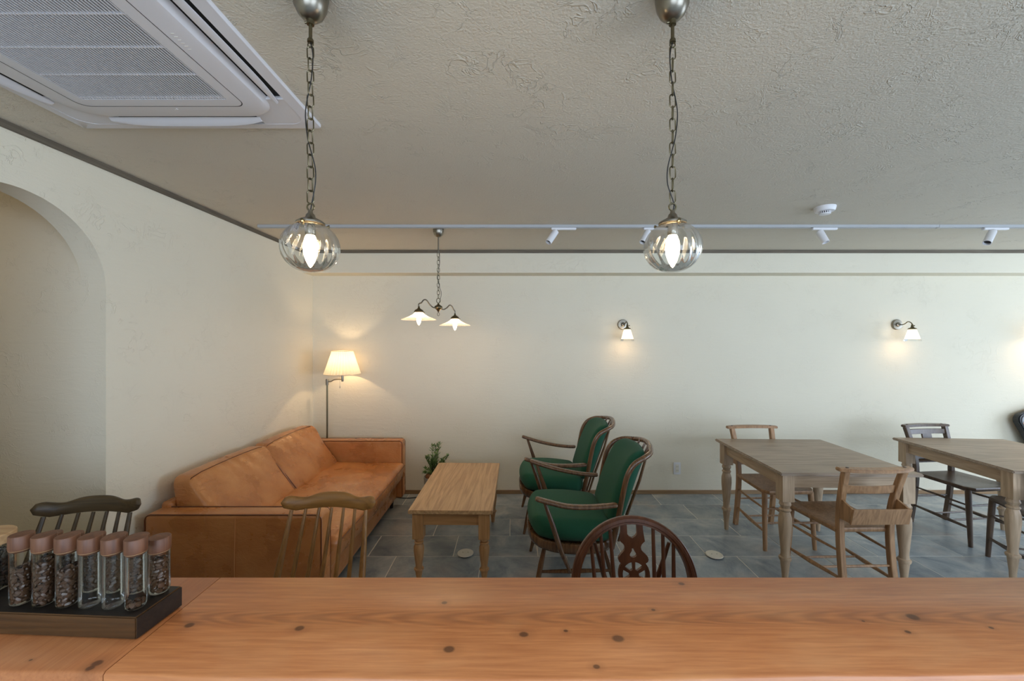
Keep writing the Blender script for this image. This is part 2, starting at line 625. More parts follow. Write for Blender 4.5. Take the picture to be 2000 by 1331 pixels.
M['dleg_y'] = mat_wood('limed_pine_side_apron', srgb(160, 136, 108), srgb(206, 180, 150), 'y', 0.5)
M['chapel'] = mat_wood('oiled_elm', srgb(140, 104, 72), srgb(200, 158, 116), 'z', 0.42)
M['chapel_dark'] = mat_wood('dark_stained_elm', srgb(66, 50, 38), srgb(112, 90, 70), 'z', 0.32)
M['spindle'] = mat_wood('olive_brown_beech', srgb(116, 80, 36), srgb(166, 120, 64), 'z', 0.35)
M['spindle_dark'] = mat_wood('dark_olive_beech', srgb(56, 44, 28), srgb(92, 76, 52), 'z', 0.38)
M['spindle_x'] = mat_wood('olive_brown_crest', srgb(116, 80, 36), srgb(166, 120, 64), 'x', 0.35)
M['spindle_dark_x'] = mat_wood('dark_olive_crest', srgb(56, 44, 28), srgb(92, 76, 52), 'x', 0.38)
M['wheel'] = mat_wood('dark_brown_elm', srgb(72, 44, 30), srgb(112, 72, 50), 'z', 0.34)
M['ercol'] = mat_wood('polished_brown_beech', srgb(78, 52, 32), srgb(130, 94, 62), 'z', 0.26, coat=0.4)
_t = NT('green_wool')
_co = _t.coord()
_c = _t.mix(_t.noise(_co, 260, 2), srgb(4, 60, 42), srgb(14, 94, 66))
M['green'] = _t.pbr(_c, 0.85, 0, _t.bump(_t.noise(_co, 420, 2), 0.4, 0.002), Sheen_Weight=0.06, Sheen_Roughness=0.5)
M['nickel'] = mat_plain('aged_nickel', srgb(138, 132, 120), 0.32, 1.0, 0.15)
M['brass_dark'] = mat_plain('aged_dark_brass', srgb(112, 104, 82), 0.36, 1.0, 0.2)
M['black'] = mat_plain('black_plastic', srgb(22, 22, 22), 0.45)
M['white'] = mat_plain('white_plastic', srgb(226, 226, 228), 0.4, 0, 0.02)
M['white_ac'] = mat_plain('ac_white_plastic', srgb(214, 214, 218), 0.45, 0, 0.02)
M['white_metal'] = mat_plain('white_powder_coat', srgb(178, 180, 182), 0.35, 0, 0.02)
M['acdark'] = mat_plain('ac_recess_shade', srgb(26, 28, 30), 0.7)  # near-black tone stands in for shade inside the slots and grille
M['glass'] = mat_glass_thin('clear_glass')
M['jar_glass'] = mat_glass_thin('jar_glass', (0.95, 0.955, 0.93), 1.0, 0.04)
M['bulb_glass'] = mat_glass_thin('bulb_glass', (1.0, 0.97, 0.9), 0.6)
M['bulb'] = mat_emit('lit_bulb', (1.0, 0.78, 0.48), 14.0)
M['bulb_soft'] = mat_emit('lit_bulb_soft', (1.0, 0.72, 0.40), 3.0)
M['filament'] = mat_emit('lit_filament', (1.0, 0.72, 0.36), 60.0)
M['opal'] = mat_trans('opal_shade_glass', (0.93, 0.88, 0.82), 0.5, 0.12, 0.2)
M['frost'] = mat_trans('frosted_shade_glass', (0.96, 0.94, 0.9), 0.6, 0.1, 0.2)
M['fabric'] = mat_trans('cream_pleated_fabric', (0.86, 0.78, 0.62), 0.36, 0.0, 0.6)
M['lid'] = mat_wood('walnut_lid', srgb(84, 50, 32), srgb(124, 80, 52), 'z', 0.5, 1.6)
M['lid_light'] = mat_wood('birch_lid', srgb(168, 132, 92), srgb(204, 172, 130), 'x', 0.5, 1.6)
M['tray'] = mat_wood('burnt_tray_wood', srgb(54, 35, 16), srgb(98, 66, 34), 'x', 0.42, 1.4)
M['trayedge'] = mat_wood('scorched_tray_wood', srgb(18, 16, 14), srgb(44, 34, 26), 'x', 0.45, 1.4)
M['bean'] = mat_plain('roasted_bean', srgb(78, 54, 36), 0.32, 0, 0.35)
M['bean_dark'] = mat_plain('dark_roasted_bean', srgb(46, 36, 30), 0.3, 0, 0.3)
M['leaf'] = mat_plain('leaf_green', srgb(96, 124, 66), 0.5, 0, 0.3)
M['stem'] = mat_plain('plant_stem', srgb(86, 70, 46), 0.7)
M['pot'] = mat_plain('grey_pot', srgb(176, 174, 164), 0.6)
M['terracotta'] = mat_plain('terracotta', srgb(150, 96, 56), 0.75)
M['soil'] = mat_plain('soil', srgb(60, 44, 32), 0.95)
M['plate'] = mat_plain('cream_plate', srgb(222, 218, 204), 0.35, 0, 0.02)
M['bag'] = mat_plain('grey_bag_fabric', srgb(146, 148, 152), 0.6)
M['orange'] = mat_plain('orange_stripe', srgb(214, 138, 96), 0.6)
M['winframe'] = mat_plain('white_window_frame', srgb(214, 212, 204), 0.5)

# ------------------------------------------------------------------ structure
def struct(o, label=None):
    o['kind'] = 'structure'
    if label: o['label'] = label
    return o


mb = MB().box2((-4.3, YR - 0.15, -0.10), (XR + 0.15, YB + 0.15, -0.006))
floor = struct(mb.build('floor', M['slate'], smooth=False), 'dark grey slate tile floor')
MB().box2((XL, 0.78, -0.006), (5.9, YB, -0.0014)).build('grout_bed', M['grout'], floor, smooth=False)
# tiles in third-bond, 600 x 300 mm
TL, TW, G = 0.603, 0.303, 0.0055
cache = {}
row0 = 3.813
rows = [(row0, YB)] + [(row0 - TW * (k + 1), row0 - TW * k) for k in range(10)]
for k, (ya, yb) in enumerate(rows):
    x = 1.391 + (k % 3) * 0.201
    while x > XL: x -= TL
    while x < 5.85:
        xa, xb = max(x, XL), x + TL
        if xb - xa > 0.03:
            L_, W_ = round(xb - xa - G, 4), round(yb - ya - G, 4)
            if (L_, W_) not in cache:
                cache[(L_, W_)] = MB().box((0, 0, -0.004), (L_, W_, 0.008)).mesh('tile', bevel=0.0012, bseg=1)
                cache[(L_, W_)].materials.append(M['slate'])
            o = bpy.data.objects.new('tile', cache[(L_, W_)])
            COL.objects.link(o)
            o.location = ((xa + xb) / 2, (ya + yb) / 2, random.uniform(-0.0003, 0.0003))
            o.parent = floor
        x += TL

mb = MB().box2((-4.3, YR - 0.15, ZC), (XR + 0.15, YB + 0.15, ZC + 0.12))
struct(mb.build('ceiling', M['ceil'], smooth=False), 'grey-beige trowelled plaster ceiling')
mb = MB().box2((XL - 0.3, YB, 0), (XR + 0.15, YB + 0.15, ZC))
struct(mb.build('wall_back', M['wall'], smooth=False), 'cream plaster back wall')
# soffit beam along the back wall
mb = MB().box2((XL, 3.90, HC + 0.645), (XR, YB, ZC))
struct(mb.build('trim_3', M['wall'], smooth=False), 'shallow plaster beam along the top of the back wall')

# left wall with the arched opening
yc, zc, ra, T = 1.63, 1.78, 0.376, 0.117
mb = MB()
ys = [yc - ra * math.cos(PI * k / 40) for k in range(41)]
zs = [zc + ra * math.sin(PI * k / 40) * 0.98 for k in range(41)]
mb.box2((XL - T, YR - 0.15, 0), (XL, ys[0], ZC))
mb.box2((XL - T, ys[-1], 0), (XL, YB, ZC))
for k in range(40):
    mb.hexa([(XL - T, ys[k], zs[k]), (XL, ys[k], zs[k]), (XL, ys[k + 1], zs[k + 1]), (XL - T, ys[k + 1], zs[k + 1]),
             (XL - T, ys[k], ZC), (XL, ys[k], ZC), (XL, ys[k + 1], ZC), (XL - T, ys[k + 1], ZC)])
mesh_o = mb.build('wall_left', M['wall'], smooth=False)
bm = bmesh.new(); bm.from_mesh(mesh_o.data)
bmesh.ops.remove_doubles(bm, verts=bm.verts, dist=1e-5)
# drop interior faces shared by neighbouring blocks
seen = {}
for f in bm.faces:
    key = tuple(sorted(v.index for v in f.verts))
    seen.setdefault(key, []).append(f)
bmesh.ops.delete(bm, geom=[f for fl in seen.values() if len(fl) > 1 for f in fl], context='FACES')
bm.to_mesh(mesh_o.data); bm.free()
struct(mesh_o, 'cream plaster left wall with an arched opening')
# passage behind the arch
mb = MB().box2((-4.3, 2.006, 0), (XL - T, 2.12, ZC))
struct(mb.build('wall_passage', M['wall'], smooth=False), 'plaster wall of the passage beyond the arch')
mb = MB().box2((-4.3, 0.7, 0), (XL - T, 0.8, ZC)).box2((-4.42, 0.7, 0), (-4.3, 2.12, ZC))
struct(mb.build('wall_passage', M['wall'], smooth=False), 'near and end wall of the passage beyond the arch')

# right wall and rear wall with window openings, the rear ones added for fill light
def wall_with_holes(name, a0, a1, holes, plane, w0, w1, label):
    mb = MB()
    cuts = sorted(set([a0, a1] + [h[0] for h in holes] + [h[1] for h in holes]))
    def b(u0, u1, z0, z1):
        if plane == 'x': mb.box2((w0, u0, z0), (w1, u1, z1))
        else: mb.box2((u0, w0, z0), (u1, w1, z1))
    for u0, u1 in zip(cuts, cuts[1:]):
        h = [h for h in holes if h[0] <= u0 + 1e-6 and h[1] >= u1 - 1e-6]
        if h:
            b(u0, u1, 0, h[0][2]); b(u0, u1, h[0][3], ZC)
        else:
            b(u0, u1, 0, ZC)
    return struct(mb.build(name, M['wall'], smooth=False), label)


wall_with_holes('wall_right', YR - 0.15, YB, WIN_R, 'x', XR, XR + 0.15, 'plaster right wall with tall windows')
wall_with_holes('wall_rear', XL, XR, WIN_FILL, 'y', YR - 0.15, YR, 'plaster rear wall behind the kitchen')
wn = 0
for y0, y1, z0, z1 in WIN_R:
    wn += 1
    mb = MB()
    for (a, b) in (((y0, z0), (y0 + .05, z1)), ((y1 - .05, z0), (y1, z1)), ((y0, z0), (y1, z0 + .05)), ((y0, z1 - .05), (y1, z1)), (((y0 + y1) / 2 - .02, z0), ((y0 + y1) / 2 + .02, z1))):
        mb.box2((XR + 0.04, a[0], a[1]), (XR + 0.09, b[0], b[1]))
    struct(mb.build('window_%d' % wn, M['winframe'], smooth=False), 'white framed window in the right wall')
for x0, x1, z0, z1 in WIN_FILL:
    wn += 1
    mb = MB()
    for (a, b) in (((x0, z0), (x0 + .05, z1)), ((x1 - .05, z0), (x1, z1)), ((x0, z0), (x1, z0 + .05)), ((x0, z1 - .05), (x1, z1)), (((x0 + x1) / 2 - .02, z0), ((x0 + x1) / 2 + .02, z1))):
        mb.box2((a[0], YR - 0.09, a[1]), (b[0], YR - 0.04, b[1]))
    struct(mb.build('window_%d' % wn, M['winframe'], smooth=False), 'white framed window added in the unseen rear wall for fill light')

# mouldings and skirting
mb = MB().box2((XL, 3.888, HC + 0.832), (XR, 3.90, ZC))
struct(mb.build('trim_1', M['molding'], bevel=0.002), 'thin grey-brown wooden moulding under the ceiling along the back beam')
mb = MB().box2((XL, YR, HC + 0.832), (XL + 0.012, 3.888, ZC))
struct(mb.build('trim_2', M['molding_y'], bevel=0.002), 'thin grey-brown wooden moulding under the ceiling along the left wall')
mb = MB().box2((XL, 4.078, 0), (XR, YB, 0.037))
struct(mb.build('baseboard_back', M['baseboard'], bevel=0.002), 'low brown wooden baseboard on the back wall')
mb = MB().box2((XL, 2.006, 0), (XL + 0.012, 4.078, 0.037))
struct(mb.build('baseboard_left', M['baseboard'], bevel=0.002), 'low brown wooden baseboard on the left wall')

# ------------------------------------------------------------------ counter
def px2(px, py, z):
    d = (HC - z) * F / (py - 665.5)
    return (px - 1000) * d / F, d


cz = 1.0
ct = thing('bar_counter', 'long reddish-brown pine bar counter with dark knots across the foreground', 'counter', (0.2, 0.78, 0))
edge = [(-2.0, .66), (-.82, .657), (-.652, .652), (-.48, .646), (-.2, .642), (0, .640), (.13, .6405), (.45, .646), (.815, .652), (1.3, .654), (2.4, .654)]
def edge_y(x):
    for (a, ya), (b, yb) in zip(edge, edge[1:]):
        if a <= x <= b: return ya + (yb - ya) * (x - a) / (b - a)
    return .654
def plank(x0, x1, mat, lab=None):
    n = 24
    xs = [x0 + (x1 - x0) * i / n for i in range(n + 1)]
    front = []
    L = []
    prof = [(0.004, -0.045), (0.0, -0.041), (0.0, -0.004), (0.004, 0.0)]
    for x in xs:
        ye = edge_y(x) + 0.0012 * math.sin(x * 17) + 0.0008 * math.sin(x * 41)
        yb = 0.917
        l = [(x, ye + a, cz + b) for a, b in prof] + [(x, yb - 0.002, cz), (x, yb, cz - 0.002), (x, yb, cz - 0.045)]
        L.append(l)
    mb = MB().loops(L)
    return mb.build('plank', mat, ct, world=True, ang=50, label=lab)
plank(-0.6505, 2.4, M['counter'])
plank(-2.0 + 0.02, -0.6520, M['counter_end'], 'end plank with grain running across the counter')
MB().box2((-1.95, 0.70, 0), (2.35, 0.86, 0.955)).build('counter_body', M['counter_body'], ct, bevel=0.003, world=True)

# ------------------------------------------------------------------ sofa
sofa = thing('leather_sofa', 'long tan leather two-seater sofa standing along the left wall', 'sofa', (-1.47, 3.0, 0))
Y0, Y1 = 2.15, 3.85
SX = -1.935
def arm(y0, y1):
    mb = MB()
    fn = lambda o, h: (o[0], o[1], o[2])
    mb.cushion(((SX - 1.0) / 2, (y0 + y1) / 2, (0.09 + 0.613) / 2), (-1.0 - SX, y1 - y0, 0.523), 0.022, (8, 2, 6), (0.006, 0.006, 0.004), fn)
    a = mb.build('arm', M['leather'], sofa, world=True, ang=80)
    # piping round both edges of the arm
    for yy in (y0 + 0.004, y1 - 0.004):
        p = MB()
        r = 0.03
        pts = [(SX + .003, yy, .10), (SX + .003, yy, .613 - r)]
        for k in range(1, 6):
            t = k / 6 * PI / 2
            pts.append((SX + .003 + r - r * math.cos(t), yy, .613 - r + r * math.sin(t) - 0.002))
        pts.append((SX + .003 + r, yy, .612)); pts.append((-1.0 - r, yy, .612))
        for k in range(1, 6):
            t = k / 6 * PI / 2
            pts.append((-1.003 - r + r * math.sin(t), yy, .613 - r + r * math.cos(t) - 0.002))
        pts += [(-1.003, yy, .613 - r), (-1.003, yy, .10)]
        p.tube(pts, 0.0032, 6)
        p.build('piping', M['piping'], a, world=True)
    return a
a1 = arm(Y0, Y0 + .115)
MB().tube([(-1.45, Y0 - .0065, .60), (-1.45, Y0 - .0125, .35), (-1.45, Y0 - .0065, .11)], 0.0022, 6).build('seam', M['stitch'], a1, world=True)
arm(Y1 - .115, Y1)
# base and back shell
MB().cushion(((SX - 1.05) / 2, 3.0, .165), (-1.05 - SX, Y1 - Y0 - .22, .15), 0.02, (4, 6, 2), (0.003, 0, 0)).build('base', M['leather'], sofa, world=True, ang=80)
MB().cushion((-1.905, 3.0, .375), (.06, Y1 - Y0 - .2, .53), 0.02, (2, 6, 4)).build('back_panel', M['leather'], sofa, world=True, ang=80)
# seat cushion: one long pad that bulges forward
def seatfn(o, h):
    x, y, z = o
    f = min(1.0, max(0.0, (z + h[2]) / (2 * h[2])))
    if x > 0: x += (0.05 * f ** 0.7 - 0.015) * (x / h[0])
    z += 0.007 * math.sin(y * 5.2 + 1) * math.sin(x * 9) + 0.004 * math.sin(y * 13 + x * 20) + 0.003 * math.sin(y * 31 - x * 12)
    return (x, y, z)
mb = MB().cushion((-1.43, 3.0, .335), (.86, Y1 - Y0 - .232, .19), 0.05, (12, 22, 4), (0.02, 0, 0.018), seatfn)
sc = mb.build('seat_cushion', M['leather'], sofa, world=True, ang=80)
def on_seat(y): return -1.43 + .43 + .03
MB().tube([(-0.968, 2.30, .402), (-0.955, 2.6, .41), (-0.95, 3.0, .412), (-0.955, 3.4, .41), (-0.968, 3.70, .402)], 0.0028, 6).build('piping', M['piping'], sc, world=True)
# back cushions
def backcush(y0, y1):
    L = y1 - y0
    def fn(o, h):
        f = (o[2] + h[2]) / (2 * h[2])
        xf = -1.555 + (-1.800 + 1.555) * f
        xb = -1.870 + (-1.905 + 1.870) * f
        u = (o[0] / h[0] + 1) / 2
        x = xb + (xf - xb) * u
        y = o[1]
        # slack wrinkles along the top and the middle seam
        x += (0.007 * math.sin(y * 48 + o[2] * 26 + 2 * math.sin(y * 9)) * max(0, f - .45) + 0.003 * math.sin(y * 14 + o[2] * 20)) * u * 1.6
        x -= 0.006 * math.exp(-(y / 0.018) ** 2) * u
        return (x, y, o[2])
    mb = MB().cushion((0, (y0 + y1) / 2, .5875), (.3, L, .355), 0.045, (6, 22, 12), (0.035, 0.012, 0.012), fn)
    c = mb.build('back_cushion', M['leather'], sofa, world=True, ang=80)
    p = MB()
    # piping along front top edge and down the ends
    zt = .7625
    pts = []
    for k in range(7):
        t = k / 6
        pts.append((-1.585 - .222 * t, y0 + .012 - .006 * math.sin(t * PI), .44 + .305 * t))
    pts.append((-1.803, y0 + .02, .757))
    pts += [(-1.800, y0 + L * q, .766 + .010 * math.sin(q * PI)) for q in (0.12, .3, .5, .7, .88)]
    pts.append((-1.803, y1 - .02, .757))
    for k in range(6, -1, -1):
        t = k / 6
        pts.append((-1.585 - .222 * t, y1 - .012 + .006 * math.sin(t * PI), .44 + .305 * t))
    p.tube(pts, 0.0028, 6)
    p.build('piping', M['piping'], c, world=True)
    return c
backcush(2.285, 2.998)
backcush(3.002, 3.715)
for lx, ly in ((-1.10, 2.26), (-1.10, 3.74), (-1.85, 2.26), (-1.85, 3.74)):
    MB().lathe([(0.014, 0), (0.022, 0.095)], (lx, ly, 0), 12, cap0=True, cap1=True).build('leg', M['black'], sofa, world=True)

# ------------------------------------------------------------------ floor lamp behind the sofa
fl = thing('floor_lamp', 'slim floor lamp with a lit cream pleated shade in the corner behind the sofa', 'lamp', (-1.778, 3.94, 0))
MB().lathe([(0.10, 0), (0.10, 0.012), (0.09, 0.02), (0.015, 0.03)], (-1.778, 3.94, 0), 28, cap0=True, cap1=True).build('base', M['brass_dark'], fl, world=True)
MB().tube([(-1.778, 3.94, .02), (-1.778, 3.94, 1.15)], 0.008, 10).build('pole', M['brass_dark'], fl, world=True)
mb = MB()
mb.tube(smoothpts([(-1.778, 3.94, 1.135), (-1.74, 3.932, 1.135), (-1.70, 3.91, 1.155), (-1.66, 3.90, 1.16), (-1.61, 3.89, 1.16)]), 0.005, 8)
mb.lathe([(0.013, 1.10), (0.014, 1.12), (0.014, 1.155), (0.010, 1.16)], (-1.778, 3.94, 0), 12, cap0=True, cap1=True)
mb.lathe([(0.010, 1.14), (0.011, 1.15), (0.011, 1.175), (0.009, 1.215), (0.017, 1.22), (0.017, 1.25)], (-1.61, 3.89, 0), 12, cap0=True, cap1=True)
mb.build('swing_arm', M['nickel'], fl, world=True)
mb = MB().tube([(-1.63, 3.88, 1.20), (-1.63, 3.88, 1.10)], 0.0012, 5)
mb.lathe([(0.0, 1.075), (0.004, 1.08), (0.003, 1.10)], (-1.63, 3.88, 0), 8)
mb.build('pull_chain', M['nickel'], fl, world=True)
NP = 34
pleat = lambda r, z, a: r * (1 + 0.034 * math.cos(NP * a))
mb = MB().lathe([(0.162, 1.212), (0.1535, 1.235), (0.126, 1.32), (0.094, 1.425), (0.092, 1.432)], (-1.61, 3.89, 0), NP * 4, fr=pleat)
sh = mb.build('lamp_shade', M['fabric'], fl, world=True, ang=60)
MB().torus((-1.61, 3.89, 1.212), 0.162, 0.0035, seg=48).build('shade_trim', M['fabric'], sh, world=True)
MB().torus((-1.61, 3.89, 1.431), 0.092, 0.0035, seg=40).build('shade_trim', M['fabric'], sh, world=True)
mb = MB().lathe([(0.012, 1.25), (0.020, 1.275), (0.022, 1.29), (0.016, 1.305), (0.0, 1.312)], (-1.61, 3.89, 0), 16)
mb.build('bulb', M['bulb_soft'], fl, world=True)
lamp('floor_lamp_light', (-1.61 + 1.778, 3.89 - 3.94, 1.33), 2.8, (1, .70, .40), r=0.018, parent=fl)
pts = smoothpts([(-1.665, 4.00, .006), (-1.45, 4.03, .006), (-1.25, 4.02, .006), (-1.05, 3.96, .006), (-.92, 3.98, .006), (-.84, 4.04, .006), (-.80, 4.07, .006)], 5)
tag(MB().tube(pts, 0.004, 6).build('power_cord', M['black']), 'black power cord lying on the tiles by the baseboard next to the sofa', 'cord')

# ------------------------------------------------------------------ turned-leg tables
LEGP = [(0.0, .016), (.03, .018), (.12, .020), (.27, .029), (.29, .030), (.295, .036), (.315, .039), (.33, .037), (.34, .029), (.355, .027),
        (.40, .026), (.55, .034), (.72, .041), (.80, .040), (.86, .031), (.872, .028), (.878, .034), (.89, .037), (.902, .034), (.91, .026), (.93, .030), (.955, .037), (.98, .033), (1.0, .030)]
def turned_table(name, label, loc, rz, w, d, h, top_t, apron_h, blk, blk_h, mt, ml, over, ps=1.0, chamfer=0.006):
    t = thing(name, label, 'table', loc, rz)
    mb = MB().box((0, 0, h - top_t / 2), (w, d, top_t))
    mb.build('table_top', mt, t, bevel=chamfer, bseg=2)
    zb = h - top_t
    ix, iy = w / 2 - over - blk / 2, d / 2 - over - blk / 2
    for sx in (-1, 1):
        for sy in (-1, 1):
            mb = MB().box((sx * ix, sy * iy, zb - blk_h / 2 - .0005), (blk, blk, blk_h))
            me_h = zb - blk_h
            mb.lathe([(r * ps, z * me_h) for z, r in LEGP], (sx * ix, sy * iy, 0), 20, cap0=True, cap1=True)
            mb.build('leg', ml, t, ang=40)
    for s in (-1, 1):
        MB().box((0, s * (iy + .006), zb - apron_h / 2 - .0005), (2 * ix - blk + .002, .022, apron_h)).build('apron', M['dleg_x'] if ml is M['dleg'] else M['cleg_x'], t, bevel=0.0015)
        MB().box((s * (ix + .006), 0, zb - apron_h / 2 - .0005), (.022, 2 * iy - blk + .002, apron_h)).build('apron', M['dleg_y'] if ml is M['dleg'] else M['cleg'], t, bevel=0.0015)
    return t
turned_table('coffee_table', 'low brown wooden coffee table with turned honey pine legs in front of the sofa', (-.374, 3.02, 0), -.015, .525, .99, .48,
             .024, .082, .068, .165, M['ctop'], M['cleg'], .022, 0.80, 0.003)
turned_table('dining_table', 'square grey-brown pine dining table with turned legs, nearest the armchairs', (2.085, 2.93, 0), -.035, .85, .88, .72,
             .020, .085, .072, .17, M['dtop'], M['dleg'], .028, 0.92)
turned_table('dining_table', 'square pine dining table with turned legs cut off by the right edge', (3.575, 2.955, 0), -.07, .86, .885, .72,
             .020, .085, .072, .17, M['dtop'], M['dleg'], .028, 0.92)

# ------------------------------------------------------------------ chapel chairs (front = +y locally)
def chapel(label, loc, rz, mat, box=True, splat=False, toprail=False, rw=.148, group=None):
    t = thing('chapel_chair', label, 'chair', loc, rz, group)
    # saddle seat
    out = []
    def outline(s):
        pts = []
        fw, bw, fy, by = .205, rw + .02, .215, -.185
        P = [(-bw, by), (bw, by), (fw - .01, fy - .05), (fw - .045, fy), (-(fw - .045), fy), (-(fw - .01), fy - .05)]
        return [(x * s, (y - .01) * s + .01) for x, y in P]
    mb = MB()
    n = 18
    L = []
    for zz, s in ((.408, .95), (.414, .985), (.428, 1.0), (.436, .985)):
        L.append([(x, y, zz) for x, y in outline(s)])
    mb.loops(L, True, True, False)
    # dished top surface
    top = [Vector((x, y, .436)) for x, y in outline(.985)]
    rings = [top]
    for s, dz in ((.88, 0.0), (.6, -.010), (.3, -.013)):
        rings.append([Vector((p.x * s, (p.y - .01) * s + .01, .436 + dz)) for p in top])
    mb.loops([[tuple(p) for p in r] for r in rings], True, False, True)
    mb.build('seat', mat, t, bevel=0, ang=50)
    for sx in (-1, 1):
        MB().tube([(sx * .185, .20, 0), (sx * .178, .185, .25), (sx * .172, .175, .415)], [.0135, .018, .019], 12).build('front_leg', mat, t)
        sec = [(-1, -1), (1, -1), (1, 1), (-1, 1)]
        pts = smoothpts([(sx * (rw + .002), -.235, 0), (sx * rw, -.205, .22), (sx * rw, -.19, .43), (sx * (rw + .006), -.205, .60), (sx * (rw + .02), -.255, .793)], 4)
        MB().tube(pts, .0165, sec=sec, up=Vector((0, 1, 0))).build('rear_post', mat, t, bevel=0.003, bseg=1)
        # side stretchers
        MB().tube([(sx * .181, .188, .30), (sx * .167, 0, .30), (sx * rw, -.197, .305)], [.006, .0095, .006], 8).build('stretcher', mat, t)
        MB().tube([(sx * .184, .196, .135), (sx * .168, 0, .140), (sx * rw, -.212, .150)], [.008, .014, .008], 8).build('stretcher', mat, t)
    for yy, zz, hw in ((.06, .138, .172), (-.06, .142, .162), (-.205, .225, rw)):
        MB().tube([(-hw, yy, zz), (0, yy, zz), (hw, yy, zz)], [.0055, .008, .0055], 8).build('cross_stretcher', mat, t)
    MB().tube([(-.176, .188, .30), (0, .188, .30), (.176, .188, .30)], [.0055, .009, .0055], 8).build('cross_stretcher', mat, t)
    # crest slab, bowed in plan, with two plugs
    L = []
    hw = .213
    for k in range(15):
        u = -1 + 2 * k / 14
        yb = -.262 - .03 * (1 - u * u) + .012
        dp = .034 * (1 - .35 * abs(u) ** 6)
        L.append([(u * hw, yb - dp, .792), (u * hw, yb - dp, .812), (u * hw, yb + dp * .7, .812), (u * hw, yb + dp * .7, .792)])
    cr = MB().loops(L).build('crest_rail', mat, t, bevel=0.004, bseg=2)
    for sx in (-1, 1):
        MB().lathe([(.009, .8115), (.0085, .815), (.004, .8165)], (sx * .165, -.262, 0), 12, cap1=True).build('plug', M['chapel_dark'], cr)
    # curved slats
    def rail(z0, z1, yy, hw, nm, bow=.02):
        L = []
        for k in range(9):
            u = -1 + 2 * k / 8
            y = yy - bow * (1 - u * u)
            y2 = y - (z1 - z0) * .2
            L.append([(u * hw, y - .007, z0), (u * hw, y2 - .007, z1), (u * hw, y2 + .007, z1), (u * hw, y + .007, z0)])
        return MB().loops(L).build(nm, mat, t, bevel=0.002, bseg=1)
    rail(.655, .70, -.213, rw + .004, 'back_rail')
    if toprail: rail(.735, .775, -.237, rw + .012, 'top_rail', .012)
    if splat:
        MB().box((0, -.245, .72), (.09, .012, .10), Matrix.Rotation(.2, 3, 'X')).build('splat', mat, t, bevel=0.002)
    if box:
        w = rw + .012
        yb = -.285
        for sx in (-1, 1):
            mb = MB()
            P = [(-.205, .505), (-.205, .628), (yb - .012, .590), (yb + .008, .505)]
            L = [[(sx * w - .006, a, b) for a, b in P], [(sx * w + .006, a, b) for a, b in P]]
            mb.loops(L).build('box_side', mat, t, bevel=0.0015, bseg=1)
        MB().hexa([(-w - .006, yb - .004, .500), (w + .006, yb - .004, .500), (w + .006, yb + .008, .500), (-w - .006, yb + .008, .500),
                   (-w - .006, yb - .024, .592), (w + .006, yb - .024, .592), (w + .006, yb - .012, .592), (-w - .006, yb - .012, .592)]).build('box_front', mat, t, bevel=0.0015, bseg=1)
        MB().box((0, -.245, .508), (2 * w - .012, .075, .010)).build('box_floor', mat, t)
    return t
chapel('light brown chapel chair with a book box, near side of the left dining table', (2.05, 2.575, 0), .02, M['chapel'])
chapel('light brown chapel chair at the wall side of the left dining table', (2.02, 3.185, 0), PI + .03, M['chapel'])
chapel('dark brown chapel chair with centre splat, wall side of the right dining table', (3.56, 3.25, 0), PI + .10, M['chapel_dark'], True, True, True, .165)
chapel('dark brown chapel chair turned askew, near side of the right dining table', (3.45, 2.64, 0), -.45, M['chapel_dark'])

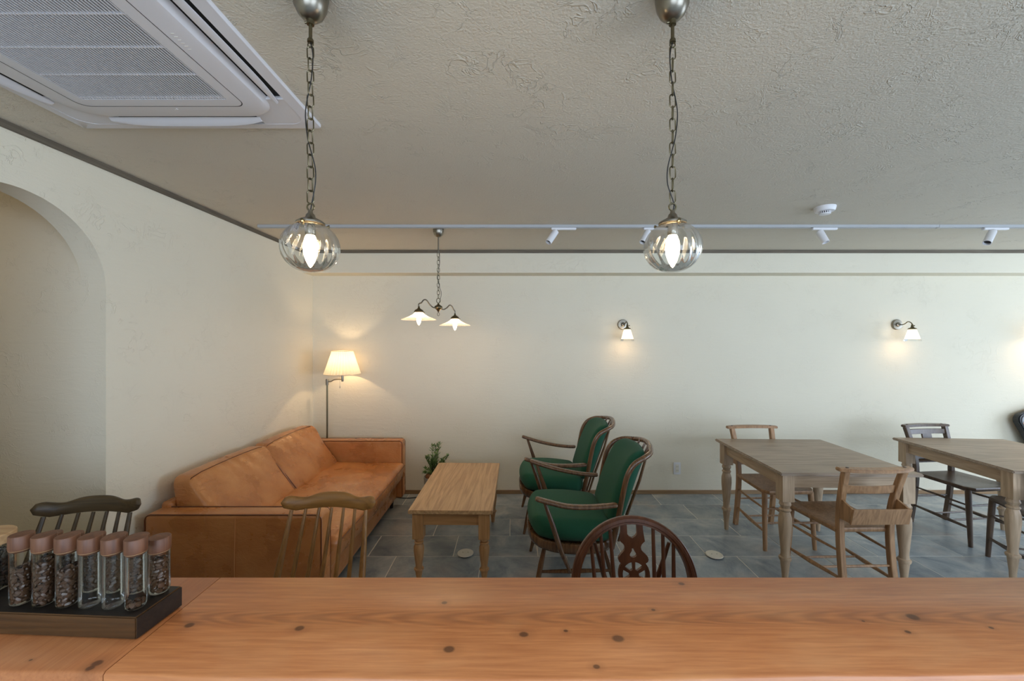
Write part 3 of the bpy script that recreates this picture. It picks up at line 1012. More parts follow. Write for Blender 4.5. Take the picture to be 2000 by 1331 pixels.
# ------------------------------------------------------------------ green armchairs (face -x)
def armchair(label, loc, group):
    t = thing('armchair', label, 'armchair', loc, 0, group)
    U0 = .36                                    # local u of the origin
    def X(u): return u - U0
    mat = M['ercol']
    # seat frame rim
    def outl(s, z, dz=0):
        l = []
        for k in range(40):
            a = 2 * PI * k / 40
            c, sn = math.cos(a), math.sin(a)
            n = 2.9
            rr = (abs(c) ** n + abs(sn) ** n) ** (-1 / n)
            u = .375 - (-c) * 0 + rr * c * .275 * s
            v = rr * sn * .30 * s * (1.0 if c < 0 else 1 - .10 * c)
            l.append((X(u), v, z - (u - .36) * .06))
        return l
    mb = MB().loops([outl(.90, .262), outl(.975, .266), outl(1.0, .285), outl(1.0, .315), outl(.985, .325), outl(.94, .325), outl(.92, .305)], True, True, True)
    mb.build('seat_frame', mat, t, ang=60)
    # legs and stretchers
    LG = [((.20, .21), (.135, .265)), ((.20, -.21), (.135, -.265)), ((.56, .20), (.635, .245)), ((.56, -.20), (.635, -.245))]
    for (a, b), (c, d) in LG:
        MB().tube([(X(c), d, 0), (X(c + (a - c) * .35), d + (b - d) * .35, .10), (X(c + (a - c) * .6), d + (b - d) * .6, .17), (X(a), b, .275)], [.010, .015, .0165, .012], 12).build('leg', mat, t)
    for s in (-1, 1):
        MB().tube([(X(.165), s * .24, .135), (X(.38), s * .237, .137), (X(.605), s * .228, .137)], [.008, .014, .008], 10).build('stretcher', mat, t)
        # arm with its sloping post
        pts = smoothpts([(X(.135), s * .366, .625), (X(.20), s * .362, .605), (X(.32), s * .35, .573), (X(.45), s * .315, .555), (X(.56), s * .285, .55), (X(.625), s * .272, .552)], 4)
        sec = [(math.cos(2 * PI * k / 12) * 1.25, math.sin(2 * PI * k / 12) * .72) for k in range(12)]
        n = len(pts)
        MB().tube(pts, [.014 if i in (0, n - 1) else .0205 for i in range(n)], sec=sec).build('armrest', mat, t, ang=60)
        MB().tube([(X(.185), s * .356, .605), (X(.235), s * .332, .46), (X(.285), s * .308, .30), (X(.345), s * .275, .155)], [.010, .0155, .016, .009], 10).build('arm_post', mat, t)
    # hoop back
    hp = []
    half = [(.60, .245, .28), (.635, .258, .46), (.664, .265, .62), (.688, .267, .72), (.730, .263, .788), (.795, .245, .822), (.852, .185, .836), (.882, .095, .852)]
    pts = half + [(.892, 0, .860)] + [(a, -b, c) for a, b, c in half[::-1]]
    pts = smoothpts([(X(a), b, c) for a, b, c in pts], 4)
    sec = [(math.cos(2 * PI * k / 12) * 1.0, math.sin(2 * PI * k / 12)) for k in range(12)]
    MB().tube(pts, .0165, 12).build('back_hoop', mat, t, ang=60)
    for v0, v1, ut in ((-.17, -.15, .845), (-.085, -.08, .872), (0, 0, .882), (.085, .08, .872), (.17, .15, .845)):
        MB().tube([(X(.665), v1, .275), (X(.72), (v0 + v1) / 2, .46), (X(.79), v0, .66), (X(ut), v0, .855)], [.007, .0095, .009, .007], 8).build('back_stick', mat, t)
    # cushions
    def sfn(o, h):
        x, y, z = o
        k = 1 - .22 * max(0, -x / h[0]) ** 4
        k2 = 1 - .10 * abs(y / h[1]) ** 4
        return (x * k2, y * k * (1 - .05 * max(0, x / h[0])), z - (x) * .06 + .004 * math.sin(x * 9 + y * 5))
    MB().cushion((X(.365), 0, .388), (.50, .56, .125), 0.055, (10, 10, 2), (.012, .012, .022), sfn).build('seat_cushion', M['green'], t, ang=80)
    def bfn(o, h):
        # o: x thickness, y width, z height -> lean and round the top
        f = (o[2] + h[2]) / (2 * h[2])
        x = o[0] + .115 * f + .03 * f * f
        x += .05 * max(0, f - .8) * 5 * .3
        y = o[1] * (1 - .10 * f ** 3)
        return (x + .035 * (1 - (o[1] / h[1]) ** 2) * f * .8, y, o[2])
    MB().cushion((X(.625), 0, .625), (.10, .44, .43), 0.045, (3, 10, 10), (.02, .006, .012), bfn).build('back_cushion', M['green'], t, ang=80)
    return t
armchair('green upholstered spindle-back armchair, the nearer of the two', (.36, 2.71, 0), 'green armchairs')
armchair('green upholstered spindle-back armchair, the farther one by the back wall', (.32, 3.50, 0), 'green armchairs')

# ------------------------------------------------------------------ spindle-back chairs at the counter (front = -y)
def spindle_chair(label, loc, rz, mat):
    t = thing('spindle_back_chair', label, 'chair', loc, rz)
    # origin below the seat centre; the crest top sits at y = +.36
    out = [(.20 * math.copysign(abs(math.cos(a)) ** .7, math.cos(a)), .185 * math.copysign(abs(math.sin(a)) ** .7, math.sin(a))) for a in [2 * PI * k / 32 for k in range(32)]]
    L = [[(x * s, y * s, z) for x, y in out] for z, s in ((.42, .88), (.428, .97), (.445, 1.0), (.455, .985))]
    L += [[(x * s, y * s, z) for x, y in out] for z, s in ((.455, .9), (.447, .6), (.444, .3))]
    MB().loops(L).build('seat', mat, t, ang=60)
    for sx in (-1, 1):
        for sy in (-1, 1):
            MB().tube([(sx * .20, sy * .21, 0), (sx * .165, sy * .165, .22), (sx * .135, sy * .13, .43)], [.010, .0165, .012], 12).build('leg', mat, t)
        MB().tube([(sx * .18, -.18, .14), (sx * .18, 0, .14), (sx * .18, .18, .14)], [.007, .012, .007], 8).build('stretcher', mat, t)
    MB().tube([(-.18, 0, .14), (0, 0, .14), (.18, 0, .14)], [.007, .011, .007], 8).build('stretcher', mat, t)
    # crest: waved top edge, bowed in plan
    L = []
    hw = .1925
    N = 36
    for k in range(N + 1):
        u = -1 + 2 * k / N
        au = abs(u)
        top = .888 + .006 * math.cos(u * PI * 1.0) * (1 if au < .6 else 1) - .010 * math.exp(-((au - .55) / .18) ** 2) + .006 * math.exp(-((au - .88) / .12) ** 2)
        bot = .832 + .003 * math.cos(u * PI * 1.2) + .020 * max(0, au - .72) / .28
        e = math.sqrt(max(0.0, 1 - max(0, (au - .93) / .07) ** 2))
        mid = (top + bot) / 2; hh = (top - bot) / 2 * max(e, .12)
        y = .318 - .045 * u * u
        tk = .010 * max(e, .4)
        prof = []
        for q in range(10):
            a = 2 * PI * q / 10
            prof.append((u * hw, y + tk * math.copysign(abs(math.cos(a)) ** .7, math.cos(a)) + (math.sin(a) * hh) * .25, mid + hh * math.copysign(abs(math.sin(a)) ** .6, math.sin(a))))
        L.append(prof)
    MB().loops(L).build('crest_rail', M['spindle_x'] if mat is M['spindle'] else M['spindle_dark_x'], t, ang=60)
    for i in range(7):
        u = (i - 3) / 3
        rt, rb = (.0075, .0145) if abs(u) == 1 else (.0062, .0085)
        xt, xb = u * .152, u * .176
        yt = .305 - .045 * (u * .8) ** 2
        MB().tube([(xt, yt, .835), (xt + (xb - xt) * .47, (yt + .155 - .02 * u * u) / 2 + .004, .645), (xb, .155 - .02 * u * u, .445)], [rt, (rt + rb) / 2 * 1.12, rb], 10).build('spindle', mat, t)
    return t
spindle_chair('olive-brown spindle-back chair in front of the sofa arm, facing the counter', (-.750, 1.40, 0), 0, M['spindle'])
spindle_chair('dark spindle-back chair by the arched opening behind the coffee bean jars', (-1.655, 1.36, 0), .14, M['spindle_dark'])

# ------------------------------------------------------------------ wheel-back chair (front = -y)
def wheel_chair(label, loc, rz, mat):
    t = thing('wheel_back_chair', label, 'chair', loc, rz)
    out = [(.215 * math.copysign(abs(math.cos(a)) ** .7, math.cos(a)), .20 * math.copysign(abs(math.sin(a)) ** .7, math.sin(a))) for a in [2 * PI * k / 32 for k in range(32)]]
    L = [[(x * s, y * s, z) for x, y in out] for z, s in ((.42, .88), (.428, .97), (.445, 1.0), (.455, .985), (.455, .9), (.447, .6), (.444, .3))]
    MB().loops(L).build('seat', mat, t, ang=60)
    for sx in (-1, 1):
        for sy in (-1, 1):
            MB().tube([(sx * .21, sy * .215, 0), (sx * .18, sy * .17, .2), (sx * .15, sy * .14, .43)], [.012, .018, .014], 12).build('leg', mat, t)
        MB().tube([(sx * .19, -.18, .15), (sx * .19, 0, .15), (sx * .19, .18, .15)], [.008, .014, .008], 8).build('stretcher', mat, t)
    def plane(x, z):                            # point of the raked back plane
        return (x, .16 + (z - .45) * .20, z)
    # hoop with a bead along its edge
    R = .208; zc_ = .67
    pts = [plane(-.165, .445), plane(-.195, .55)] + [plane(-R * math.cos(PI * k / 28), zc_ + R * math.sin(PI * k / 28)) for k in range(29)] + [plane(.195, .55), plane(.165, .445)]
    sec = [(-.75, -1), (.75, -1), (.75, -.55), (.95, -.4), (.95, .3), (.75, .45), (.8, .8), (.6, 1), (-.6, 1), (-.8, .8), (-.75, .45), (-.95, .3), (-.95, -.4), (-.75, -.55)]
    MB().tube(pts, .0145, sec=[(b, a) for a, b in sec], up=Vector((0, 1, 0))).build('back_hoop', mat, t, bevel=0, ang=30)
    for xt, xb in ((-.078, -.060), (-.112, -.092), (-.148, -.122), (.078, .060), (.112, .092), (.148, .122)):
        zt = zc_ + math.sqrt(max(0, (R - .008) ** 2 - xt * xt)) - .004
        MB().tube([plane(xb, .45), plane((xb + xt) / 2, .6), plane(xt, zt)], [.0068, .008, .0062], 10).build('spindle', mat, t)
    for s in (-1, 1):
        p0 = plane(s * .135, .80)
        MB().tube([(p0[0], p0[1] + .006, p0[2]), (s * .085, .245, .63), (s * .045, .25, .45)], [.006, .011, .008], 8).build('brace', mat, t)
    # pierced splat, outline traced as a flat fretted board
    cu = bpy.data.curves.new('splat', 'CURVE')
    cu.dimensions = '2D'; cu.fill_mode = 'BOTH'; cu.extrude = 0.0055; cu.bevel_depth = 0.0; cu.resolution_u = 3
    def poly(pts, cyc=True):
        s = cu.splines.new('POLY'); s.points.add(len(pts) - 1)
        for p, q in zip(s.points, pts): p.co = (q[0], q[1], 0, 1)
        s.use_cyclic_u = cyc
    WR = .056; wz = .700                        # wheel
    right = [(.0175, .832), (.0175, .868), (.040, .868), (.040, .845), (.0435, .815), (.0445, .808), (.038, .803), (.032, .797), (.0285, .789), (.030, .780), (.036, .773), (.044, .766), (.052, .757), (.054, .748), (.051, .741)]
    right += [(WR * math.sin(a), wz + WR * math.cos(a)) for a in [math.radians(d) for d in (50, 65, 80, 95, 110, 125, 140)]]
    right += [(.032, .652), (.026, .64), (.030, .60), (.040, .56), (.040, .50), (.028, .45)]
    poly([(0, .818), (.012, .825)] + right + [(-a, b) for a, b in right[::-1]] + [(-.012, .825)])
    poly([(.004, .785), (.0045, .777), (.011, .768), (.0125, .762), (.008, .757), (0, .755), (-.008, .757), (-.0125, .762), (-.011, .768), (-.0045, .777), (-.004, .785)])
    for k in range(6):
        a0 = k * PI / 3 + .14; a1 = (k + 1) * PI / 3 - .14
        r0, r1 = .017, .041
        P = [(r0 * math.sin(a), wz + r0 * math.cos(a)) for a in ((a0 + a1) / 2 - .25, (a0 + a1) / 2 + .25)]
        P += [(r1 * math.sin(a), wz + r1 * math.cos(a)) for a in [a1 - (a1 - a0) * q / 5 for q in range(6)]]
        poly(P)
    tmp = bpy.data.objects.new('splat', cu)
    COL.objects.link(tmp)
    dg = bpy.context.evaluated_depsgraph_get(); dg.update()
    me = bpy.data.meshes.new_from_object(tmp.evaluated_get(dg))
    bpy.data.objects.remove(tmp)
    for v in me.vertices:
        x, z, w = v.co
        p = plane(x, z)
        v.co = (p[0], p[1] + w, p[2])
    me.materials.clear(); me.materials.append(mat)
    o = bpy.data.objects.new('splat', me); COL.objects.link(o); o.parent = t
    return t
wheel_chair('dark brown wheel-back chair with a hooped back and pierced splat behind the counter', (.433, 1.245, 0), 0, M['wheel'])

# ------------------------------------------------------------------ pendants
def chain(parent, x, y, z0, z1, n, mat, hw=.0075, r=.0017):
    p = (z0 - z1) / n
    for i in range(n):
        zc_ = z0 - p * (i + .5)
        mx = Matrix.Rotation(PI / 2, 3, 'X')
        if i % 2: mx = Matrix.Rotation(PI / 2 * .85, 3, 'Z') @ mx
        else: mx = Matrix.Rotation(.15, 3, 'Z') @ mx
        h = p / 2 + r * .8
        # stadium-shaped link
        pts = []
        for k in range(16):
            a = 2 * PI * k / 16
            yy = (h - hw) * (1 if math.sin(a) > 0 else -1) + hw * math.sin(a)
            pts.append(mx @ Vector((hw * math.cos(a), yy, 0)))
        mb = MB()
        vs = []; fs = []
        for k, q in enumerate(pts):
            nx = (pts[(k + 1) % 16] - pts[k - 1]).normalized()
            s = (mx @ Vector((0, 0, 1))); u = s.cross(nx)
            for j in range(5):
                b = 2 * PI * j / 5
                vs.append(q + s * (r * math.cos(b)) + u * (r * math.sin(b)))
        for k in range(16):
            for j in range(5):
                k2 = (k + 1) % 16; j2 = (j + 1) % 5
                fs.append((k * 5 + j, k2 * 5 + j, k2 * 5 + j2, k * 5 + j2))
        mb.add(vs, fs)
        o = mb.build('chain_link', mat, parent)
        o.location = (x, y, zc_)

def globe_pendant(label, x, y, ztop, flip):
    t = thing('globe_pendant_light', label, 'pendant light', (x, y, 0), 0, 'globe pendants over the counter')
    z = lambda above: HC + above
    # canopy cup
    MB().lathe([(.006, .781), (.018, .785), (.030, .797), (.038, .815), (.0415, .838), (.0415, .861)], (0, 0, HC), 28, cap0=True).build('canopy', M['nickel'], t, ang=60)
    MB().lathe([(.0085, .771), (.0085, .783)], (0, 0, HC), 14, cap0=True).tube([(-.008, 0, HC + .777), (-.014, 0, HC + .776)], .0025, 8).build('collar', M['brass_dark'], t)
    MB().tube([(0, 0, z(.775)), (0, 0, z(.737))], .0042, 10).lathe([(.0075, .728), (.0075, .734), (.005, .738)], (0, 0, HC), 12, cap0=True).build('stem', M['brass_dark'], t)
    MB().torus((0, 0, z(.722)), .0065, .0016, Matrix.Rotation(PI / 2, 3, 'X'), 16, 6).build('hook', M['brass_dark'], t)
    chain(t, 0, 0, z(.717), z(.336), 13, M['brass_dark'])
    s = flip
    pts = smoothpts([(0, 0, z(.73)), (.008 * s, -.004, z(.69)), (.004 * s, -.006, z(.63)), (-.010 * s, -.004, z(.56)), (-.006 * s, -.004, z(.50)), (.004 * s, -.006, z(.46)),
                     (.013 * s, -.003, z(.42)), (.013 * s, -.003, z(.38)), (.003, 0, z(.335)), (0, 0, z(.315))], 5)
    MB().tube(pts, .0014, 6).build('cord', M['black'], t)
    # top ring and gallery
    MB().torus((0, 0, z(.326)), .0085, .0022, Matrix.Rotation(PI / 2, 3, 'X'), 20, 6).build('ring', M['brass_dark'], t)
    g = MB().lathe([(.005, .318), (.006, .311), (.010, .307), (.012, .300), (.026, .293), (.033, .288), (.033, .284), (.030, .284)], (0, 0, HC), 28, cap0=True).build('gallery', M['nickel'], t, ang=50)
    for k in range(3):
        a = PI / 6 + k * 2 * PI / 3
        c, sn = math.cos(a), math.sin(a)
        MB().tube([(c * .026, sn * .026, z(.282)), (c * .038, sn * .038, z(.283)), (c * .0385, sn * .0385, z(.283)), (c * .043, sn * .043, z(.284))], [.0016, .0016, .0036, .0036], 8).build('thumb_screw', M['brass_dark'], g)
    MB().lathe([(.012, .300), (.012, .275), (.0125, .260), (.0105, .257)], (0, 0, HC), 20, cap1=True).build('socket', M['nickel'], t, ang=50)
    # bulb: glowing envelope
    b = MB().lathe([(.009, .258), (.012, .253), (.0160, .238), (.0172, .226), (.0155, .210), (.0100, .193), (.004, .181), (.0, .177)], (0, 0, HC), 20).build('bulb', M['bulb'], t, ang=80)
    # melon glass globe
    NL = 18
    def fr(r, zz, a):
        tw = (zz - .22) * 4.0
        return r * (1 - .055 * abs(math.sin(NL / 2 * (a + tw))) * min(1, (r / .05) ** 2))
    prof = [(.028, .291), (.027, .285), (.029, .282)]
    for k in range(1, 22):
        a = PI * (.15 + .85 * k / 22)
        rr = .0685 * abs(math.sin(a)) ** .9
        prof.append((max(rr, .001), (.2270 + .0600 * math.cos(a))))
    prof.append((.0008, .1669))
    MB().lathe(prof, (0, 0, HC), NL * 6, fr=fr).build('glass_globe', M['glass'], t, ang=180)
    lamp('pendant_light', (0, 0, z(.222)), 3.2, (1, .70, .40), .026, t)
    return t
globe_pendant('ribbed clear glass globe pendant on a chain, the left one nearer the air conditioner', -.492, 1.0, 0, 1)
globe_pendant('ribbed clear glass globe pendant on a chain, the right one', .392, 1.0, 0, -1)

# ------------------------------------------------------------------ two-arm ceiling lamp
tl = thing('two_arm_pendant_light', 'two-arm chain-hung ceiling light with scalloped opal glass shades above the coffee table', 'ceiling light', (-.568, 3.16, 0))
MB().lathe([(.006, .795), (.02, .80), (.034, .815), (.040, .835), (.042, .861)], (0, 0, HC), 24, cap0=True).build('canopy', M['nickel'], tl, ang=60)
MB().tube([(0, 0, HC + .80), (0, 0, HC + .69)], .005, 8).lathe([(.009, .675), (.009, .69)], (0, 0, HC), 10, cap0=True, cap1=True).build('stem', M['nickel'], tl)
chain(tl, 0, 0, HC + .675, HC + .325, 12, M['brass_dark'], .009, .0022)
pts = smoothpts([(.004, 0, HC + .68), (.01, 0, HC + .6), (-.006, 0, HC + .5), (.008, 0, HC + .42), (.022, 0, HC + .36), (.006, 0, HC + .29)], 5)
MB().tube(pts, .0018, 6).build('cord', M['black'], tl)
MB().torus((0, 0, HC + .307), .017, .003, Matrix.Rotation(PI / 2, 3, 'X'), 20, 6, .85, 1.1).build('ring', M['brass_dark'], tl)
MB().lathe([(.003, .292), (.006, .285), (.010, .276), (.028, .266), (.032, .256), (.030, .248), (.014, .236), (.008, .225), (.003, .218)], (0, 0, HC), 20, cap0=True, cap1=True).build('body', M['brass_dark'], tl, ang=60)
MB().torus((0, 0, HC + .203), .010, .0022, Matrix.Rotation(PI / 2, 3, 'X'), 16, 6, .8, 1.3).build('finial_ring', M['brass_dark'], tl)
dirv = Vector((-.105, -.18, 0)).normalized()
for s, L_ in ((1, .215), (-1, .205)):
    e = dirv * s; zo = .004 if s > 0 else -.024
    P = lambda r, zz: (e.x * r, e.y * r, HC + zz + zo * r / L_)
    MB().tube(smoothpts([P(.02, .252), P(.06, .250), P(.10, .27), P(.135, .298), P(.165, .295), P(.19, .272), P(L_, .262), P(L_, .238)], 4), .0048, 8).build('arm', M['nickel'], tl)
    c = (e.x * L_, e.y * L_, HC + zo)
    gl_ = MB().lathe([(.006, .245), (.008, .232), (.014, .226), (.028, .218), (.036, .206), (.036, .200)], c, 20, cap0=True).build('gallery', M['brass_dark'], tl, ang=50)
    for k in range(3):
        a = .4 + k * 2 * PI / 3
        MB().tube([(c[0] + math.cos(a) * .030, c[1] + math.sin(a) * .030, c[2] + .202), (c[0] + math.cos(a) * .044, c[1] + math.sin(a) * .044, c[2] + .202)], .0028, 6).build('thumb_screw', M['brass_dark'], gl_)
    sc_ = lambda r, z, a: r * (1 + .03 * abs(math.cos(12 * a)) * (r / .125) ** 3)
    MB().lathe([(.030, .207), (.031, .196), (.045, .184), (.070, .170), (.098, .158), (.118, .150), (.124, .146)], c, 96, fr=sc_).build('glass_shade', M['opal'], tl, ang=180)
    MB().lathe([(.012, .200), (.012, .180), (.016, .165), (.0175, .150), (.014, .130), (.006, .112), (0, .106)], c, 16).build('bulb', M['bulb'], tl, ang=80)
    lamp('ceiling_lamp_light', (c[0], c[1], c[2] + .14), 4.5, (1, .64, .36), .027, tl)

# ------------------------------------------------------------------ wall sconces
def sconce(label, x, power=2.4):
    t = thing('wall_sconce', label, 'wall lamp', (x, YB, HC), 0, 'wall lamps on the back wall')
    mz = Matrix.Rotation(PI / 2, 3, 'X')        # z -> -y
    MB().lathe([(.052, 0), (.052, .012), (.047, .019), (.022, .021), (.020, .030), (.009, .036)], (0, 0, .158), 28, m=mz, cap1=True).build('backplate', M['nickel'], t, ang=40)
    MB().tube(smoothpts([(0, -.03, .156), (0, -.07, .156), (0, -.095, .166), (0, -.12, .182), (0, -.145, .176), (0, -.162, .160), (0, -.165, .14)], 4), .0045, 8).build('arm', M['brass_dark'], t)
    g = MB().lathe([(.006, .156), (.009, .148), (.011, .135), (.014, .125), (.030, .117), (.034, .110), (.034, .106)], (0, -.165, 0), 20, cap0=True).build('gallery', M['brass_dark'], t, ang=50)
    MB().tube([(0, -.165, .142), (.016, -.165, .143), (.017, -.165, .143), (.022, -.165, .143)], [.002, .002, .005, .005], 8).build('switch_knob', M['brass_dark'], g)
    sc_ = lambda r, z, a: r * (1 + .05 * abs(math.cos(5 * a)) * (r / .062) ** 4)
    MB().lathe([(.028, .110), (.030, .104), (.040, .07), (.050, .035), (.056, .015)], (0, -.165, 0), 60, fr=sc_).build('glass_shade', M['frost'], t, ang=180)
    MB().lathe([(.056, .015), (.060, .004), (.062, -.006)], (0, -.165, 0), 60, fr=sc_).build('clear_rim', M['glass'], t, ang=180)
    MB().lathe([(.012, .105), (.014, .09), (.022, .065), (.024, .045), (.016, .025), (0, .018)], (0, -.165, 0), 16).build('bulb', M['bulb'], t, ang=80)
    lamp('sconce_light', (0, -.165, .045), power, (1, .58, .26), .031, t)
    return t
sconce('lit wall lamp with a bell glass shade above the green armchairs', 1.105)
sconce('lit wall lamp with bell glass shade on curved arm above the right dining table', 3.836)
sconce('wall lamp beyond the right edge, only its glow on the wall showing', 5.20, 7.0)

# ------------------------------------------------------------------ ceiling track and spotlights
tr = thing('lighting_track', 'thin white lighting track running across the ceiling', 'track', (2.0, 3.055, ZC - .02))
mb = MB().box2((-1.89, 3.040, ZC - .02), (5.8, 3.0475, ZC)).box2((-1.89, 3.0625, ZC - .02), (5.8, 3.073, ZC)).box2((-1.89, 3.0475, ZC - .010), (5.8, 3.0625, ZC))
mb.build('rail', M['white_metal'], tr, world=True, smooth=False)
MB().box2((-1.85, 3.0478, ZC - .0112), (5.8, 3.0622, ZC - .0102)).build('contact_slot', M['black'], tr, world=True, smooth=False)
def spot(label, px, topx, botx, boty, seg_r, dy=0.0):
    d = 3.056
    x0 = (px - 1000) * d / F
    t = thing('track_spotlight', label, 'spotlight', (x0, d, ZC - .02), 0, 'spotlights on the ceiling track')
    z0 = ZC - .022
    MB().box2((x0 - .02, d - .013, z0 - .014), (x0 + .165, d + .013, z0 + .0015)).build('adapter', M['white'], t, bevel=.003, world=True)
    xt = (topx - 1000) * d / F; xb = (botx - 1000) * d / F; zb = HC + (665.5 - boty) * d / F
    a = Vector((xt, d, z0 - .022)); b = Vector((xb, d - .035, zb)); ax = (b - a).normalized()
    MB().tube([(xt, d, z0 - .006), (xt, d, z0 - .026)], .008, 12).build('joint', M['white'], t, world=True)
    q = Vector((0, 0, 1)).rotation_difference(ax).to_matrix()
    L = (b - a).length
    MB().lathe([(.018, 0.0), (.0235, .004), (.0245, .02), (.0245, L), (.021, L), (.0205, L - .02)], tuple(a), 24, m=q, cap0=True, cap1=True).build('lamp_head', M['white'], t, ang=50, world=True)
    MB().lathe([(.0203, L - .0185), (.0203, L - .0175)], tuple(a), 20, m=q, cap0=True, cap1=True).build('lens', M['black'], t, world=True)
    return t
spot('white cylinder track spotlight tilted left, the leftmost on the track', 1082, 1086, 1070, 476, 0)
spot('white cylinder track spotlight partly behind the right globe pendant', 1262, 1266, 1252, 476, 0)
spot('white cylinder track spotlight tilted right, below the smoke detector', 1591, 1600, 1606, 476, 0)
spot('white cylinder track spotlight tilted left, nearest the right edge', 1925, 1939, 1917, 477, 0)
# joint cover plates on the track
for i, px in enumerate((1845,)):
    x0 = (px - 1000) * 3.05 / F
    MB().box2((x0 - .05, 3.038, ZC - .0215), (x0 + .05, 3.075, ZC)).build('joint_cover', M['white_metal'], tr, bevel=.001, world=True)

# ------------------------------------------------------------------ smoke detector
sd = thing('smoke_detector', 'round white smoke detector on the ceiling', 'smoke detector', ((1611 - 1000) * 2.64 / F, 2.64, ZC))
MB().lathe([(.060, 0), (.060, -.008), (.056, -.024), (.052, -.030)], (0, 0, 0), 36, cap0=True, cap1=True).build('body', M['white'], sd, ang=40)
MB().lathe([(.026, -.030), (.026, -.042)], (0, 0, 0), 24).build('sensor_core', M['black'], sd)
mb = MB()
for k in range(18):
    a = 2 * PI * k / 18
    mb.box((.030 * math.cos(a), .030 * math.sin(a), -.036), (.003, .005, .013), Matrix.Rotation(a, 3, 'Z'))
mb.build('sensor_fins', M['white'], sd)
MB().lathe([(.032, -.042), (.031, -.047), (.02, -.050)], (0, 0, 0), 24, cap0=True, cap1=True).build('sensor_cap', M['white'], sd, ang=40)

# ------------------------------------------------------------------ ceiling cassette air conditioner
AX, AY = -1.236, 1.166
ac = thing('ceiling_air_conditioner', 'large white four-way cassette air conditioner set in the ceiling', 'air conditioner', (AX, AY, ZC))
def rrect(h, r, n=8, cx=0, cy=0):
    pts = []
    for sx, sy, a0 in ((1, 1, 0), (-1, 1, PI / 2), (-1, -1, PI), (1, -1, 3 * PI / 2)):
        for k in range(n + 1):
            a = a0 + PI / 2 * k / n
            pts.append((cx + sx * (h - r) + r * math.cos(a), cy + sy * (h - r) + r * math.sin(a)))
    return pts
zf = -.012
# outer flange: a square ring
ou = rrect(.475, .012, 8); inn = rrect(.435, .06, 8)
mb = MB()
mb.loops([[(x, y, 0) for x, y in ou], [(x, y, zf + .003) for x, y in ou], [(x * .995, y * .995, zf) for x, y in ou], [(x, y, zf - .003) for x, y in inn], [(x, y, -.002) for x, y in inn]], True, False, False)
mb.build('flange', M['white_ac'], ac, ang=40)
MB().loops([[(x, y, -.0005) for x, y in inn], [(x, y, -.0015) for x, y in inn]]).build('slot_shade_plate', M['acdark'], ac)  # flat dark plate in place of the shaded open slots
# corner covers
for sx in (-1, 1):
    for sy in (-1, 1):
        pts = [(sx * .27, sy * .44), (sx * .44, sy * .44), (sx * .44, sy * .27), (sx * .34, sy * .27), (sx * .27, sy * .34)]
        MB().prism(pts, -.002, zf - .002).build('corner_cover', M['white_ac'], ac, bevel=.002, bseg=1)
# inner body
def ring(h, r, z): return [(x, y, z) for x, y in rrect(h, r, 10)]
MB().loops([ring(.375, .10, -.004), ring(.372, .10, -.012), ring(.362, .10, -.024), ring(.350, .09, -.0275), ring(.250, .006, -.0275), ring(.250, .006, -.009)], True, False, True).build('body_panel', M['white_ac'], ac, ang=30)
MB().loops([ring(.2925, .035, -.0274), ring(.2925, .035, -.0279), ring(.2905, .035, -.0279), ring(.2905, .035, -.0274)], True, False, False).build('panel_seam', M['acdark'], ac)
MB().loops([ring(.249, .006, -.0092), ring(.249, .006, -.010)]).build('grille_backing', M['acdark'], ac)  # dark backing colour supplies the shade between the slats
mb = MB()
for k in range(53):
    x = -.245 + .49 * k / 52
    mb.box((x, 0, -.0255), (.0026, .496, .004))
mb.build('grille_slats', M['white_ac'], ac, kind='stuff', smooth=False)
for k in range(5):
    MB().box((0, -.24 + .12 * k, -.0235), (.498, .004, .0065)).build('grille_crossbar', M['white_ac'], ac, smooth=False)
# four flaps, the right one open
def flap(side, tilt, base, wd=.038):
    Lh = .285
    mb = MB()
    L = []
    for k in range(17):
        u = -1 + 2 * k / 16
        w = wd * (1 - .55 * abs(u) ** 4)
        # section across the flap
        c, s = math.cos(tilt), math.sin(tilt)
        pass
        sec = []
        for a, b in ((0, 0), (w * .5, -.003), (w, 0), (w, .003), (w * .5, .001), (0, .003)):
            sec.append((base + a * c, -.020 + b - a * s))
        L.append([(p[0], u * Lh, p[1]) for p in sec])
    R = Matrix.Rotation(side * PI / 2, 3, 'Z')
    L = [[tuple(R @ Vector(p)) for p in l] for l in L]
    mb.loops(L).build('air_flap', M['white_ac'], ac, ang=40)
flap(0, -.05, .397, .026); flap(1, .38, .379); flap(2, .3, .385); flap(3, .3, .385)
for k in range(6):
    MB().box((.315, -.055 + .012 * k, -.0279), (.010, .0014, .0006)).build('mark', M['grout'], ac, smooth=False)
MB().tube([(.02, .312, -.0279), (.03, .305, -.0279), (.034, .309, -.0279)], .0008, 4).build('mark', M['white'], ac)

# ------------------------------------------------------------------ floor outlets and wall outlet
def floor_outlet(label, x, y):
    t = thing('floor_outlet', label, 'floor outlet', (x, y, 0.0006), 0, 'round floor outlets')
    MB().lathe([(.052, 0), (.052, .006), (.0, .006)], (0, 0, 0), 28).build('rim', M['black'], t, ang=30)
    MB().lathe([(.058, .007), (.058, .010), (.054, .013), (.036, .0135)], (0, 0, 0), 36, cap0=True, cap1=True).build('cover', M['plate'], t, ang=30)
    MB().lathe([(.0335, .0136), (.0335, .0141), (.0325, .0141), (.0325, .0136)], (0, 0, 0), 32).build('lid_groove', M['grout'], t)
    for s in (-1, 1):
        MB().lathe([(.003, .0136), (.003, .0145)], (s * .018, 0, 0), 8, cap1=True).build('screw', M['brass_dark'], t)
floor_outlet('round cream floor outlet cover under the coffee table', -.333, 2.93)
floor_outlet('round cream floor outlet cover between the armchairs and the left dining table', 1.436, 2.907)
wo = thing('wall_outlet', 'small white double wall outlet low on the back wall', 'outlet', (1.646, YB, .254))
